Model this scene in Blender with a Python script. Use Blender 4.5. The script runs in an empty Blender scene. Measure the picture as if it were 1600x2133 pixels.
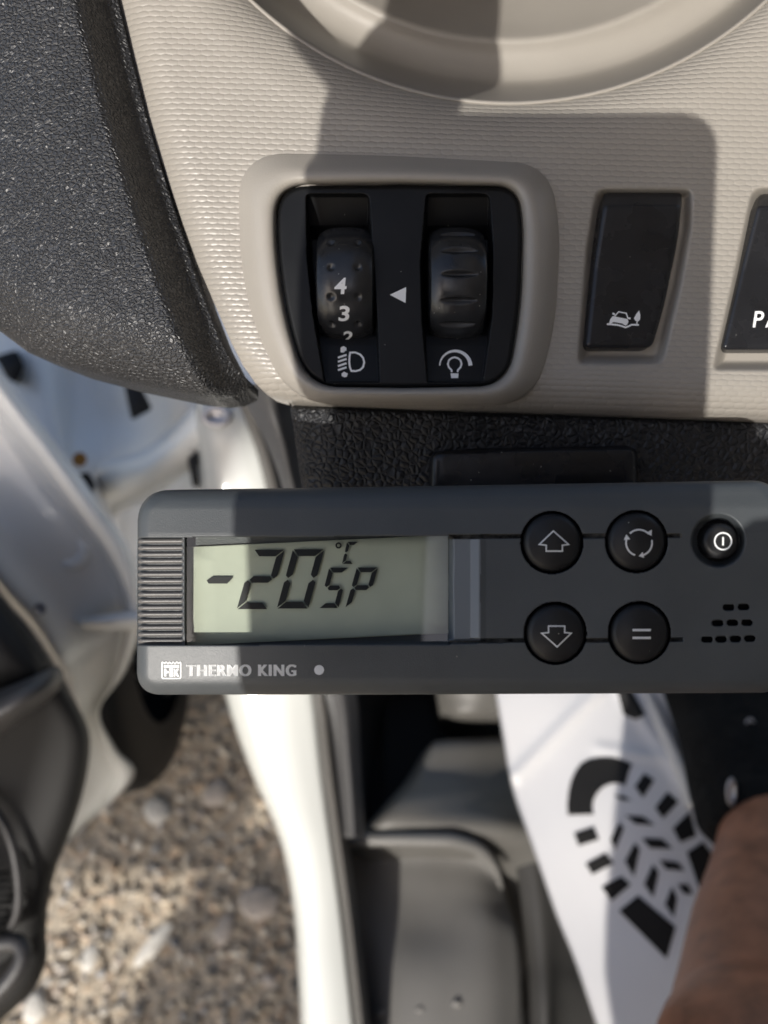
import bpy, math, random
import numpy as np
from mathutils import Vector, Matrix

random.seed(7); np.random.seed(7)
scene = bpy.context.scene
COL = scene.collection

# ------------------------------------------------------------------ camera
FPX, CX, CY = 1570.0, 800.0, 1066.5            # focal length and centre in photograph pixels
PITCH = math.radians(63)                       # degrees the lens looks down
CAM = Vector((0, 0, 1.35))
RC = Matrix.Rotation(math.pi / 2 - PITCH, 3, 'X')
cam_d = bpy.data.cameras.new('camera')
cam = bpy.data.objects.new('camera', cam_d); COL.objects.link(cam)
cam.matrix_world = Matrix.Translation(CAM) @ RC.to_4x4()
cam_d.sensor_fit = 'HORIZONTAL'; cam_d.sensor_width = 36.0
cam_d.lens = 36.0 * FPX / 1600.0
cam_d.clip_start = 0.01; cam_d.clip_end = 500
cam_d.dof.use_dof = True; cam_d.dof.focus_distance = 0.199
cam_d.dof.aperture_fstop = 12.0; cam_d.dof.aperture_blades = 0
scene.camera = cam

# ------------------------------------------------------------------ light
SUN_TRAVEL = (RC @ Vector((0.39, 0.45, -1.0))).normalized()
S = -SUN_TRAVEL
world = bpy.data.worlds.new('World'); scene.world = world; world.use_nodes = True
wn = world.node_tree.nodes; wl = world.node_tree.links
sky = wn.new('ShaderNodeTexSky'); sky.sky_type = 'NISHITA'; sky.sun_disc = False
sky.sun_elevation = math.asin(S.z); sky.sun_rotation = math.atan2(S.x, S.y)
sky.air_density = 1.0; sky.dust_density = 2.8; sky.ozone_density = 1.0; sky.altitude = 50
wn['Background'].inputs[1].default_value = 0.15
wl.new(sky.outputs[0], wn['Background'].inputs[0])
sd = bpy.data.lights.new('sun', 'SUN'); sd.energy = 3.8; sd.angle = math.radians(0.5); sd.color = (1.0, 0.955, 0.89)
sun = bpy.data.objects.new('sun', sd); COL.objects.link(sun)
sun.rotation_euler = SUN_TRAVEL.to_track_quat('-Z', 'Y').to_euler(); sun.location = (-1, -2, 4)
scene.view_settings.view_transform = 'Standard'; scene.view_settings.look = 'None'
scene.view_settings.exposure = 0.12; scene.view_settings.gamma = 1.0
scene.view_settings.use_curve_mapping = False
scene.cycles.use_denoising = True
scene.cycles.max_bounces = 8; scene.cycles.transparent_max_bounces = 12
scene.render.film_transparent = False

# ------------------------------------------------------------------ materials
def mat(name, color, rough=0.5, spec=0.5, metal=0.0, coat=0.0, bump=None, var=None, specks=None):
    """bump: function(nodes, links, coord_socket) -> (height socket, strength, distance)."""
    m = bpy.data.materials.new(name); m.use_nodes = True
    n, l = m.node_tree.nodes, m.node_tree.links
    b = n['Principled BSDF']
    b.inputs['Base Color'].default_value = (*color, 1)
    b.inputs['Roughness'].default_value = rough
    b.inputs['Specular IOR Level'].default_value = spec
    b.inputs['Metallic'].default_value = metal
    b.inputs['Coat Weight'].default_value = coat
    b.inputs['Coat Roughness'].default_value = 0.08
    tc = n.new('ShaderNodeTexCoord')
    if bump:
        h, st, dist = bump(n, l, tc.outputs['Object'])
        bp = n.new('ShaderNodeBump'); bp.inputs['Strength'].default_value = st; bp.inputs['Distance'].default_value = dist
        l.new(h, bp.inputs['Height']); l.new(bp.outputs[0], b.inputs['Normal'])
    if var:
        amount, scale = var
        nz = n.new('ShaderNodeTexNoise'); nz.inputs['Scale'].default_value = scale; nz.inputs['Detail'].default_value = 6
        l.new(tc.outputs['Object'], nz.inputs['Vector'])
        rp = n.new('ShaderNodeMapRange'); rp.inputs[1].default_value = 0.3; rp.inputs[2].default_value = 0.7
        rp.inputs[3].default_value = 1 - amount; rp.inputs[4].default_value = 1 + amount
        l.new(nz.outputs[0], rp.inputs[0])
        mx = n.new('ShaderNodeVectorMath'); mx.operation = 'SCALE'; mx.inputs[0].default_value = color
        l.new(rp.outputs[0], mx.inputs['Scale']); l.new(mx.outputs[0], b.inputs['Base Color'])
        if specks:                       # sparse pale dust specks and lint
            scale_, size_, share_ = specks
            vo = n.new('ShaderNodeTexVoronoi'); vo.inputs['Scale'].default_value = scale_; l.new(tc.outputs['Object'], vo.inputs['Vector'])
            lt = n.new('ShaderNodeMath'); lt.operation = 'LESS_THAN'; lt.inputs[1].default_value = size_; l.new(vo.outputs['Distance'], lt.inputs[0])
            sc_ = n.new('ShaderNodeSeparateColor'); l.new(vo.outputs['Color'], sc_.inputs[0])
            l2 = n.new('ShaderNodeMath'); l2.operation = 'LESS_THAN'; l2.inputs[1].default_value = share_; l.new(sc_.outputs[0], l2.inputs[0])
            ml_ = n.new('ShaderNodeMath'); ml_.operation = 'MULTIPLY'; l.new(lt.outputs[0], ml_.inputs[0]); l.new(l2.outputs[0], ml_.inputs[1])
            mc = n.new('ShaderNodeMix'); mc.data_type = 'RGBA'; l.new(ml_.outputs[0], mc.inputs[0]); l.new(mx.outputs[0], mc.inputs[6]); mc.inputs[7].default_value = (.32, .31, .29, 1)
            l.new(mc.outputs[2], b.inputs['Base Color'])
        rr = n.new('ShaderNodeMapRange'); rr.inputs[3].default_value = max(0.02, rough - 0.07); rr.inputs[4].default_value = rough + 0.07
        l.new(nz.outputs[0], rr.inputs[0]); l.new(rr.outputs[0], b.inputs['Roughness'])
    return m

def noise_bump(scale, strength, dist=0.0002, detail=3):
    def f(n, l, c):
        nz = n.new('ShaderNodeTexNoise'); nz.inputs['Scale'].default_value = scale; nz.inputs['Detail'].default_value = detail
        l.new(c, nz.inputs['Vector']); return nz.outputs[0], strength, dist
    return f

def leather_bump(scale, strength, dist, stretch=(1, 1, 1)):
    def f(n, l, c):
        mp = n.new('ShaderNodeMapping'); mp.inputs['Scale'].default_value = stretch
        nz = n.new('ShaderNodeTexNoise'); nz.inputs['Scale'].default_value = scale * .6
        l.new(c, nz.inputs['Vector'])
        ad = n.new('ShaderNodeVectorMath'); ad.operation = 'MULTIPLY_ADD'
        l.new(nz.outputs['Color'], ad.inputs[0]); ad.inputs[1].default_value = (.9 / scale,) * 3; l.new(c, ad.inputs[2])
        l.new(ad.outputs[0], mp.inputs['Vector'])
        vo = n.new('ShaderNodeTexVoronoi'); vo.feature = 'DISTANCE_TO_EDGE'; vo.inputs['Scale'].default_value = scale
        l.new(mp.outputs[0], vo.inputs['Vector'])
        mr = n.new('ShaderNodeMapRange'); mr.inputs[2].default_value = 0.28; mr.interpolation_type = 'SMOOTHSTEP'
        l.new(vo.outputs['Distance'], mr.inputs[0])
        n2 = n.new('ShaderNodeTexNoise'); n2.inputs['Scale'].default_value = scale * 2.6; n2.inputs['Detail'].default_value = 3
        l.new(c, n2.inputs['Vector'])
        m1 = n.new('ShaderNodeMath'); m1.operation = 'MULTIPLY_ADD'; m1.inputs[1].default_value = .45
        l.new(n2.outputs[0], m1.inputs[0]); l.new(mr.outputs[0], m1.inputs[2])
        return m1.outputs[0], strength, dist
    return f

def weave_bump(pu, pv, strength, dist):
    """staggered rows of flattened oval beads, pitch pu along x, pv for two rows along y (metres)."""
    def f(n, l, c):
        def M(op, a, b=None, c2=None):
            k = n.new('ShaderNodeMath'); k.operation = op
            for i, v in enumerate((a, b, c2)):
                if v is None: continue
                if isinstance(v, (int, float)): k.inputs[i].default_value = v
                else: l.new(v, k.inputs[i])
            return k.outputs[0]
        nz = n.new('ShaderNodeTexNoise'); nz.inputs['Scale'].default_value = 500; nz.inputs['Detail'].default_value = 2
        l.new(c, nz.inputs['Vector'])
        sp = n.new('ShaderNodeSeparateXYZ'); l.new(c, sp.inputs[0])
        j = M('MULTIPLY_ADD', nz.outputs[0], .22, 0.0)
        y0 = M('MULTIPLY_ADD', sp.outputs[0], .03, sp.outputs[1])
        u = M('MULTIPLY_ADD', sp.outputs[0], 1 / pu, j); v = M('MULTIPLY_ADD', y0, 1 / pv, M('MULTIPLY', j, .5))
        def bead(off):
            a = M('SUBTRACT', M('FRACT', M('ADD', u, off)), .5); b = M('SUBTRACT', M('FRACT', M('ADD', v, off)), .5)
            d = M('ADD', M('POWER', M('ABSOLUTE', M('MULTIPLY', a, 1.3)), 2.6), M('POWER', M('ABSOLUTE', M('MULTIPLY', b, 3.0)), 2.0))
            return M('SUBTRACT', 1.0, d)
        h = M('MAXIMUM', M('MAXIMUM', bead(0.0), bead(0.5)), -0.15)
        h = M('MINIMUM', h, .92)
        h = M('MULTIPLY_ADD', nz.outputs[0], .25, h)
        return h, strength, dist
    return f

BEIGE = (0.345, 0.320, 0.284)
M = {}
M['weave'] = mat('beige_woven_plastic', BEIGE, .34, .5, bump=weave_bump(.00342, .00316, .95, .00030), var=(.03, 40))
M['beige'] = mat('beige_smooth_plastic', BEIGE, .44, .45, bump=noise_bump(2600, .35, .00012), var=(.03, 40))
M['beige_rim'] = mat('beige_fine_grain', BEIGE, .30, .55, bump=noise_bump(1500, .4, .00016), var=(.03, 40))
M['bowl'] = mat('beige_matte_plastic', BEIGE, .46, .4, bump=noise_bump(1500, .4, .00014), var=(.03, 40))
M['leather'] = mat('charcoal_grained_vinyl', (.030, .031, .034), .37, .6, bump=leather_bump(640, .9, .00042, (1, 1.4, 1)), var=(.12, 30))
M['lower'] = mat('black_grained_vinyl', (.02, .021, .024), .42, .45, bump=leather_bump(430, .9, .0006), var=(.15, 30))
M['strip'] = mat('dark_grey_strip', (.055, .055, .057), .5, .4, bump=noise_bump(900, .2, .0003))
M['black'] = mat('black_satin_plastic', (.008, .0085, .0095), .45, .3, bump=noise_bump(3000, .12, .0001), var=(.25, 60), specks=(420, .06, .12))
M['black_matte'] = mat('black_matte_plastic', (.008, .008, .009), .55, .35, bump=noise_bump(2500, .25, .0002))
M['black_gloss'] = mat('black_gloss_plastic', (.011, .012, .015), .24, .45, bump=noise_bump(160, .25, .0006, 6), var=(.5, 70), specks=(420, .07, .2))
M['wheel'] = mat('black_wheel_rubber', (.022, .023, .025), .24, .6, bump=noise_bump(1200, .18, .0002), var=(.3, 120), specks=(700, .09, .15))
M['rocker'] = mat('black_rocker_plastic', (.016, .0165, .019), .27, .5, bump=noise_bump(2500, .08, .0001), var=(.3, 60), specks=(420, .06, .14))
M['white_print'] = mat('white_print', (.90, .91, .91), .5, .3)
M['grey_print'] = mat('grey_print', (.70, .72, .73), .5, .3)
M['housing'] = mat('slate_controller_plastic', (.064, .072, .078), .42, .5, bump=noise_bump(3300, .5, .00010, 2), var=(.10, 45), specks=(300, .05, .10))
M['housing_dark'] = mat('slot_black', (.006, .006, .007), .8, .2)
M['housing_ramp'] = mat('slate_smooth_plastic', (.15, .168, .185), .30, .5, bump=noise_bump(2600, .1, .0001))
M['grip'] = mat('grip_plastic', (.125, .121, .117), .38, .55, bump=noise_bump(3500, .3, .0001))
M['button'] = mat('button_rubber', (.013, .0135, .015), .42, .4, bump=noise_bump(1500, .12, .0001), var=(.3, 90), specks=(420, .06, .12))
M['lcd'] = mat('lcd_green_grey', (.50, .53, .44), .75, .2, bump=noise_bump(1800, .15, .0001), var=(.06, 90))
M['segment'] = mat('lcd_segment', (.012, .014, .018), .5, .3)
M['dust'] = mat('dusty_groove', (.075, .072, .065), .95, .1, bump=noise_bump(900, .5, .0004), var=(.9, 420))
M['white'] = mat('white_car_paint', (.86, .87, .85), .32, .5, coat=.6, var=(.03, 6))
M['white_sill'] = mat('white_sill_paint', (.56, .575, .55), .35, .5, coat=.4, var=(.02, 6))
M['rubber'] = mat('black_rubber', (.012, .012, .012), .6, .4, bump=noise_bump(300, .3, .001))
M['seal'] = mat('grey_seal_rubber', (.075, .07, .064), .55, .4, bump=noise_bump(300, .2, .0006), var=(.15, 12))
M['trim'] = mat('dark_grey_door_trim', (.016, .0155, .015), .6, .25, bump=noise_bump(600, .35, .0006), var=(.1, 9))
M['trim_black'] = mat('black_door_trim', (.010, .010, .010), .6, .35)
M['armrest'] = mat('grey_armrest_vinyl', (.042, .040, .040), .45, .5, bump=noise_bump(500, .5, .0008), var=(.1, 12))
M['kick'] = mat('grey_kick_plastic', (.115, .110, .100), .48, .45, bump=noise_bump(500, .25, .0006), var=(.12, 9))
M['foot'] = mat('grey_footrest_plastic', (.155, .150, .140), .45, .45, bump=noise_bump(500, .25, .0006), var=(.12, 9))
M['kick_dark'] = mat('dark_kick_plastic', (.05, .048, .045), .55, .4, bump=noise_bump(400, .25, .0006), var=(.15, 9))
M['mat_white'] = mat('white_paper', (.74, .73, .73), .7, .25, var=(.025, 14))
M['mat_print'] = mat('black_paper_print', (.013, .0125, .012), .55, .35)
M['skin'] = mat('brown_skin', (.25, .105, .058), .5, .35, bump=noise_bump(420, .6, .0012, 6), var=(.3, 60))
M['shoe'] = mat('black_shoe_leather', (.007, .007, .007), .75, .1, bump=noise_bump(70, .9, .008, 5), var=(.4, 40))
M['sole'] = mat('pale_shoe_sole', (.62, .60, .57), .6, .3)
M['steel'] = mat('grey_steel', (.45, .44, .45), .35, .5, metal=.7)
M['rust'] = mat('rust_spot', (.30, .16, .05), .8, .2)
M['phone'] = mat('dark_phone_glass', (.02, .022, .026), .3, .5)
M['liner'] = mat('grey_head_lining', (.60, .59, .57), .9, .2)
M['stone_w'] = mat('pale_stone', (.62, .59, .53), .8, .3, bump=noise_bump(90, .4, .004), var=(.2, 30))
M['stone_g'] = mat('grey_stone', (.50, .44, .38), .8, .3, bump=noise_bump(90, .4, .004), var=(.25, 30))
M['board_face'] = mat('pale_board_face', (.45, .43, .40), .9, .2, bump=noise_bump(20, .4, .01), var=(.1, 3))

# clear display window: mirror-smooth reflection over a clear pane
def pane_material():
    m = bpy.data.materials.new('clear_display_window'); m.use_nodes = True
    n, l = m.node_tree.nodes, m.node_tree.links
    n.remove(n['Principled BSDF'])
    t = n.new('ShaderNodeBsdfTransparent'); t.inputs[0].default_value = (.93, .95, .93, 1)
    g = n.new('ShaderNodeBsdfGlossy'); g.inputs['Roughness'].default_value = .04
    ge = n.new('ShaderNodeNewGeometry'); dt = n.new('ShaderNodeVectorMath'); dt.operation = 'DOT_PRODUCT'
    l.new(ge.outputs['Normal'], dt.inputs[0]); l.new(ge.outputs['Incoming'], dt.inputs[1])
    ab = n.new('ShaderNodeMath'); ab.operation = 'ABSOLUTE'; l.new(dt.outputs['Value'], ab.inputs[0])
    om = n.new('ShaderNodeMath'); om.operation = 'SUBTRACT'; om.inputs[0].default_value = 1.0; l.new(ab.outputs[0], om.inputs[1])
    p5 = n.new('ShaderNodeMath'); p5.operation = 'POWER'; p5.inputs[1].default_value = 5.0; l.new(om.outputs[0], p5.inputs[0])
    fr = n.new('ShaderNodeMath'); fr.operation = 'MULTIPLY_ADD'; fr.inputs[1].default_value = .92; fr.inputs[2].default_value = .075; l.new(p5.outputs[0], fr.inputs[0])
    mx = n.new('ShaderNodeMixShader')
    l.new(fr.outputs[0], mx.inputs[0]); l.new(t.outputs[0], mx.inputs[1]); l.new(g.outputs[0], mx.inputs[2])
    l.new(mx.outputs[0], n['Material Output'].inputs[0])
    return m
M['pane'] = pane_material()

# ground and gravel materials
def gravel_material(name, attr):
    m = bpy.data.materials.new(name); m.use_nodes = True
    n, l = m.node_tree.nodes, m.node_tree.links
    b = n['Principled BSDF']; b.inputs['Roughness'].default_value = .8; b.inputs['Specular IOR Level'].default_value = .4
    cr = n.new('ShaderNodeValToRGB'); e = cr.color_ramp.elements
    e[0].position = 0; e[0].color = (.24, .215, .185, 1)
    e[1].position = 1; e[1].color = (.76, .70, .60, 1)
    for p, c in ((.2, (.36, .315, .26, 1)), (.4, (.47, .405, .315, 1)), (.55, (.54, .46, .35, 1)), (.66, (.58, .435, .30, 1)), (.76, (.40, .39, .38, 1)), (.9, (.62, .56, .465, 1))):
        k = e.new(p); k.color = c
    if attr:
        a = n.new('ShaderNodeAttribute'); a.attribute_name = attr; l.new(a.outputs['Fac'], cr.inputs[0])
    else:
        tc = n.new('ShaderNodeTexCoord'); nz = n.new('ShaderNodeTexNoise')
        nz.inputs['Scale'].default_value = 60; nz.inputs['Detail'].default_value = 8
        l.new(tc.outputs['Object'], nz.inputs['Vector']); l.new(nz.outputs[0], cr.inputs[0])
        bp = n.new('ShaderNodeBump'); bp.inputs['Distance'].default_value = .01; l.new(nz.outputs[0], bp.inputs['Height']); l.new(bp.outputs[0], b.inputs['Normal'])
    l.new(cr.outputs[0], b.inputs['Base Color'])
    return m
M['gravel'] = gravel_material('gravel_chips', 'tone')
M['ground'] = gravel_material('gravel_bed', None)

# ------------------------------------------------------------------ frames and helpers
RCN = np.array(RC)
CAMN = np.array(CAM)
def cam2world(p):                      # p (...,3) camera axes: right, up, back
    return np.asarray(p) @ RCN.T + CAMN
def unproj(px, py, d):                 # photograph pixel at a depth -> camera axes
    px, py, d = np.broadcast_arrays(np.asarray(px, float), np.asarray(py, float), np.asarray(d, float))
    return np.stack([(px - CX) / FPX * d, (CY - py) / FPX * d, -d], -1)
def on_height(px, py, z):              # photograph pixel on a level plane -> world
    r = np.stack([(np.asarray(px, float) - CX) / FPX, (CY - np.asarray(py, float)) / FPX, -np.ones_like(np.asarray(px, float))], -1) @ RCN.T
    t = (z - CAMN[2]) / r[..., 2]
    return CAMN + r * t[..., None]

class Frame:
    """A local frame standing in front of the lens: z points out of the surface."""
    def __init__(s, px, py, d, yaw=0, pitch=0, roll=0):
        s.o = unproj(px, py, d)
        s.r = np.array(Matrix.Rotation(math.radians(yaw), 3, 'Y') @ Matrix.Rotation(math.radians(pitch), 3, 'X') @ Matrix.Rotation(math.radians(roll), 3, 'Z'))
        s.w = Matrix.Translation(CAM) @ RC.to_4x4() @ Matrix.Translation(Vector(s.o)) @ Matrix(s.r.tolist()).to_4x4()
    def L(s, px, py, h=0.0):           # pixel + height (m) above the frame's plane -> local xyz
        px, py, h = np.broadcast_arrays(np.asarray(px, float), np.asarray(py, float), np.asarray(h, float))
        ray = np.stack([(px - CX) / FPX, (CY - py) / FPX, -np.ones_like(px)], -1)
        n = s.r[:, 2]
        t = (h + n @ s.o) / (ray @ n)
        return (ray * t[..., None] - s.o) @ s.r

class WorldFrame:
    def __init__(s, loc): s.loc = np.array(loc, float); s.w = Matrix.Translation(Vector(s.loc))
    def cam(s, p): return cam2world(p) - s.loc
    def P(s, px, py, d): return s.cam(unproj(px, py, d))

def thing(name, label, cat, frame, group=None):
    o = bpy.data.objects.new(name, None); COL.objects.link(o)
    o.empty_display_size = .02
    o.matrix_world = frame.w
    o['label'] = label; o['category'] = cat
    if group: o['group'] = group
    return o

def obj(name, verts, faces, m, parent=None, smooth=True, label=None, mats=None, fmat=None):
    me = bpy.data.meshes.new(name)
    me.from_pydata([tuple(map(float, v)) for v in verts], [], [tuple(int(i) for i in f) for f in faces])
    if mats:
        for k in mats: me.materials.append(M[k])
        me.polygons.foreach_set('material_index', np.asarray(fmat, dtype=np.int32))
    else:
        me.materials.append(M[m] if isinstance(m, str) else m)
    if smooth: me.polygons.foreach_set('use_smooth', np.ones(len(me.polygons), dtype=bool))
    me.update()
    o = bpy.data.objects.new(name, me); COL.objects.link(o)
    if parent: o.parent = parent
    if label: o['label'] = label
    return o

def grid_faces(ny, nx, off=0, flip=False):
    i = np.arange(ny - 1)[:, None] * nx + np.arange(nx - 1)[None, :] + off
    f = np.stack([i, i + nx, i + nx + 1, i + 1], -1).reshape(-1, 4)
    return f[:, ::-1] if flip else f
def border(ny, nx):
    top = np.arange(nx); right = np.arange(1, ny) * nx + nx - 1
    bot = (ny - 1) * nx + np.arange(nx - 2, -1, -1); left = np.arange(ny - 2, 0, -1) * nx
    return np.concatenate([top, right, bot, left])

def round_poly(pts, radii, n=10):
    out = []; k = len(pts)
    if not hasattr(radii, '__len__'): radii = [radii] * k
    for i in range(k):
        p0, p1, p2 = (np.array(pts[(i + j) % k], float) for j in (-1, 0, 1))
        a, b = p0 - p1, p2 - p1
        r = min(radii[i], np.linalg.norm(a) * .49, np.linalg.norm(b) * .49)
        if r <= 0: out.append(p1); continue
        s, e = p1 + a / np.linalg.norm(a) * r, p1 + b / np.linalg.norm(b) * r
        for t in np.linspace(0, 1, n): out.append((1 - t) ** 2 * s + 2 * t * (1 - t) * (p1 * .86 + (s + e) * .07) + t * t * e)
    return np.array(out)
def circle(cx, cy, r, n=48, ry=None):
    a = np.linspace(0, 2 * math.pi, n, endpoint=False); return np.stack([cx + r * np.cos(a), cy + (ry or r) * np.sin(a)], 1)
def sdf(x, y, poly):
    """distance inside a polygon, positive inside."""
    sh = np.shape(x); x = np.ravel(x).astype(float); y = np.ravel(y).astype(float)
    best = np.full(x.shape, 1e18); inside = np.zeros(x.shape, bool)
    P0 = poly; P1 = np.roll(poly, -1, 0)
    for (ax, ay), (bx, by) in zip(P0, P1):
        dx, dy = bx - ax, by - ay; L2 = dx * dx + dy * dy
        if L2 < 1e-12: continue
        t = np.clip(((x - ax) * dx + (y - ay) * dy) / L2, 0, 1)
        best = np.minimum(best, (x - ax - t * dx) ** 2 + (y - ay - t * dy) ** 2)
        c = ((ay > y) != (by > y))
        if dy != 0: inside ^= c & (x < (y - ay) * dx / dy + ax)
    s = np.sqrt(best); return np.where(inside, s, -s).reshape(sh)
def scan(poly, ys):
    xl, xr = [], []
    P0 = poly; P1 = np.roll(poly, -1, 0)
    for y in ys:
        xs = []
        for (ax, ay), (bx, by) in zip(P0, P1):
            if (ay <= y <= by) or (by <= y <= ay):
                if abs(by - ay) < 1e-9: xs += [ax, bx]
                else: xs.append(ax + (y - ay) / (by - ay) * (bx - ax))
        xl.append(min(xs)); xr.append(max(xs))
    return np.array(xl), np.array(xr)
def ease(a): a = np.clip(a, 0, 1); return a * a * (3 - 2 * a)
def round_drop(s, r, depth):           # rounded shoulder: s = distance inside the edge
    a = np.clip(1 - s / r, 0, 1); return depth * (1 - np.sqrt(np.maximum(0, 1 - a * a)))

def blob(name, fr, poly, h, m, parent, nx=60, ny=60, bevel=(0, 0), skirt=.004, mats=None, pick=None, label=None):
    """a solid lying in a frame: convex outline in pixels, height field, rounded edge, side walls."""
    y0, y1 = poly[:, 1].min(), poly[:, 1].max()
    s = np.linspace(0, 1, ny); s = .65 * s + .35 * (1 - np.cos(s * math.pi)) / 2
    ys = y0 + (y1 - y0) * (s * .9998 + .0001)
    xl, xr = scan(poly, ys)
    t = np.linspace(0, 1, nx); t = .8 * t + .2 * (1 - np.cos(t * math.pi)) / 2
    X = xl[:, None] + (xr - xl)[:, None] * t[None]; Y = np.repeat(ys[:, None], nx, 1)
    H = (h(X, Y) if callable(h) else np.full(X.shape, h)).astype(float)
    if bevel[0] > 0: H = H - round_drop(np.maximum(sdf(X, Y, poly), 0), bevel[0], bevel[1])
    V = fr.L(X, Y, H).reshape(-1, 3); F = grid_faces(ny, nx)
    b = border(ny, nx); base = V[b].copy(); base[:, 2] = V[b][:, 2].min() - skirt
    k = len(b); o = len(V); i = np.arange(k); j = (i + 1) % k
    SF = np.stack([b[i], b[j], o + j, o + i], -1)
    fm = None
    if mats:
        xc = X.reshape(-1)[F].mean(1); yc = Y.reshape(-1)[F].mean(1)
        fm = np.concatenate([pick(xc, yc), np.zeros(k, int)])
    return obj(name, np.concatenate([V, base]), np.concatenate([F, SF]), m, parent, label=label, mats=mats, fmat=fm)

def stroke(pts, w, closed=False):
    """polyline with width -> list of polygons (quads)."""
    p = np.array(pts, float); k = len(p)
    nx_ = np.roll(p, -1, 0) - p; pv = p - np.roll(p, 1, 0)
    if not closed: nx_[-1] = pv[-1]; pv[0] = nx_[0]
    def nrm(v): return v / np.maximum(np.linalg.norm(v, axis=1, keepdims=True), 1e-9)
    a, b = nrm(nx_), nrm(pv); t = nrm(a + b); n = np.stack([-t[:, 1], t[:, 0]], 1)
    c = np.clip((n * np.stack([-a[:, 1], a[:, 0]], 1)).sum(1), .45, 1)
    w = np.broadcast_to(np.asarray(w, float), (k,))
    off = n * (w / 2 / c)[:, None]
    A, B = p + off, p - off
    return [np.array([A[i], A[(i + 1) % k], B[(i + 1) % k], B[i]]) for i in range(k if closed else k - 1)]
def tri_fill(poly):
    from mathutils.geometry import tessellate_polygon
    return tessellate_polygon([[Vector((p[0], p[1], 0)) for p in poly]])
def decal(name, fr, polys, h, m, parent, lift=.00008, label=None, toL=None):
    V, F = [], []
    for q in polys:
        q = np.asarray(q, float); o = len(V)
        hh = (h(q[:, 0], q[:, 1]) if callable(h) else h) + lift
        V += list((toL or fr.L)(q[:, 0], q[:, 1], hh))
        for t in (tri_fill(q) if len(q) > 4 else [(0, 1, 2, 3)] if len(q) == 4 else [(0, 1, 2)]):
            a = [o + i for i in t]
            p0, p1, p2 = (V[a[i]] for i in range(3))
            if np.cross(p1 - p0, p2 - p0)[2] < 0: a.reverse()
            F.append(a)
    return obj(name, V, F, m, parent, smooth=False, label=label)
def text_polys(s, x0, y0, x1, y1, bold=0.0, shear=0.0):
    """lettering as triangles fitted to a pixel box."""
    cu = bpy.data.curves.new('lettering', 'FONT'); cu.body = s; cu.offset = bold; cu.space_character = 1.17 if len(s) > 1 else 1.0; cu.resolution_u = 6; cu.shear = shear
    ob = bpy.data.objects.new('lettering', cu); COL.objects.link(ob)
    dg = bpy.context.evaluated_depsgraph_get(); me = bpy.data.meshes.new_from_object(ob.evaluated_get(dg))
    v = np.array([w.co[:2] for w in me.vertices]); me.calc_loop_triangles()
    tris = [list(t.vertices) for t in me.loop_triangles]
    bpy.data.objects.remove(ob); bpy.data.curves.remove(cu); bpy.data.meshes.remove(me)
    lo, hi = v.min(0), v.max(0); q = (v - lo) / (hi - lo)
    q = np.stack([x0 + q[:, 0] * (x1 - x0), y1 - q[:, 1] * (y1 - y0)], 1)
    return [q[t] for t in tris]

def catmull(P, n):
    P = np.asarray(P, float); k = len(P)
    E = np.concatenate([[2 * P[0] - P[1]], P, [2 * P[-1] - P[-2]]]); out = []
    for i in range(k - 1):
        a, b, c, d = E[i:i + 4]
        for t in np.linspace(0, 1, n, endpoint=False):
            out.append(.5 * (2 * b + (c - a) * t + (2 * a - 5 * b + 4 * c - d) * t * t + (3 * b - a - 3 * c + d) * t ** 3))
    out.append(P[-1]); return np.array(out)
def patch(name, wf, rows, m, parent, thick=.012, n=6, label=None):
    """a curved sheet with thickness; rows of (pixel x, pixel y, depth)."""
    R = np.array([catmull(r, n) for r in rows]); R = np.array([catmull(R[:, j], n) for j in range(R.shape[1])]).transpose(1, 0, 2)
    ny, nx = R.shape[:2]
    A = wf.P(R[..., 0], R[..., 1], R[..., 2]).reshape(-1, 3)
    B = wf.P(R[..., 0], R[..., 1], R[..., 2] + thick).reshape(-1, 3)
    b = border(ny, nx); k = len(b); i = np.arange(k); j = (i + 1) % k; o = len(A)
    F = np.concatenate([grid_faces(ny, nx), grid_faces(ny, nx, o, True), np.stack([b[i], b[j], o + b[j], o + b[i]], -1)[:, ::-1]])
    ob = obj(name, np.concatenate([A, B]), F, m, parent, label=label)
    import bmesh
    bm = bmesh.new(); bm.from_mesh(ob.data); bmesh.ops.recalc_face_normals(bm, faces=bm.faces); bm.to_mesh(ob.data); bm.free()
    return ob
def tube(name, pts, rad, m, parent, seg=12, n=6, flat=1.0, label=None):
    """round bar along local points."""
    P = catmull(pts, n); k = len(P)
    rr = np.interp(np.linspace(0, 1, k), np.linspace(0, 1, len(rad)), rad) if hasattr(rad, '__len__') else np.full(k, rad)
    T = np.gradient(P, axis=0); T /= np.linalg.norm(T, axis=1, keepdims=True)
    up = np.array([0.13, .21, .97]); V = []
    for p, t, r in zip(P, T, rr):
        a = np.cross(t, up); a /= np.linalg.norm(a); b = np.cross(a, t)
        for q in range(seg):
            w = 2 * math.pi * q / seg; V.append(p + r * (math.cos(w) * a + flat * math.sin(w) * b))
    F = [(i * seg + q, i * seg + (q + 1) % seg, (i + 1) * seg + (q + 1) % seg, (i + 1) * seg + q) for i in range(k - 1) for q in range(seg)]
    F += [tuple(range(seg))[::-1], tuple((k - 1) * seg + q for q in range(seg))]
    return obj(name, V, F, m, parent, label=label)

# ================================================================== GROUND
g = obj('ground', [(-120, -120, 0), (120, -120, 0), (120, 120, 0), (-120, 120, 0)], [(0, 1, 2, 3)], 'ground', smooth=False)
g['kind'] = 'structure'

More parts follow.
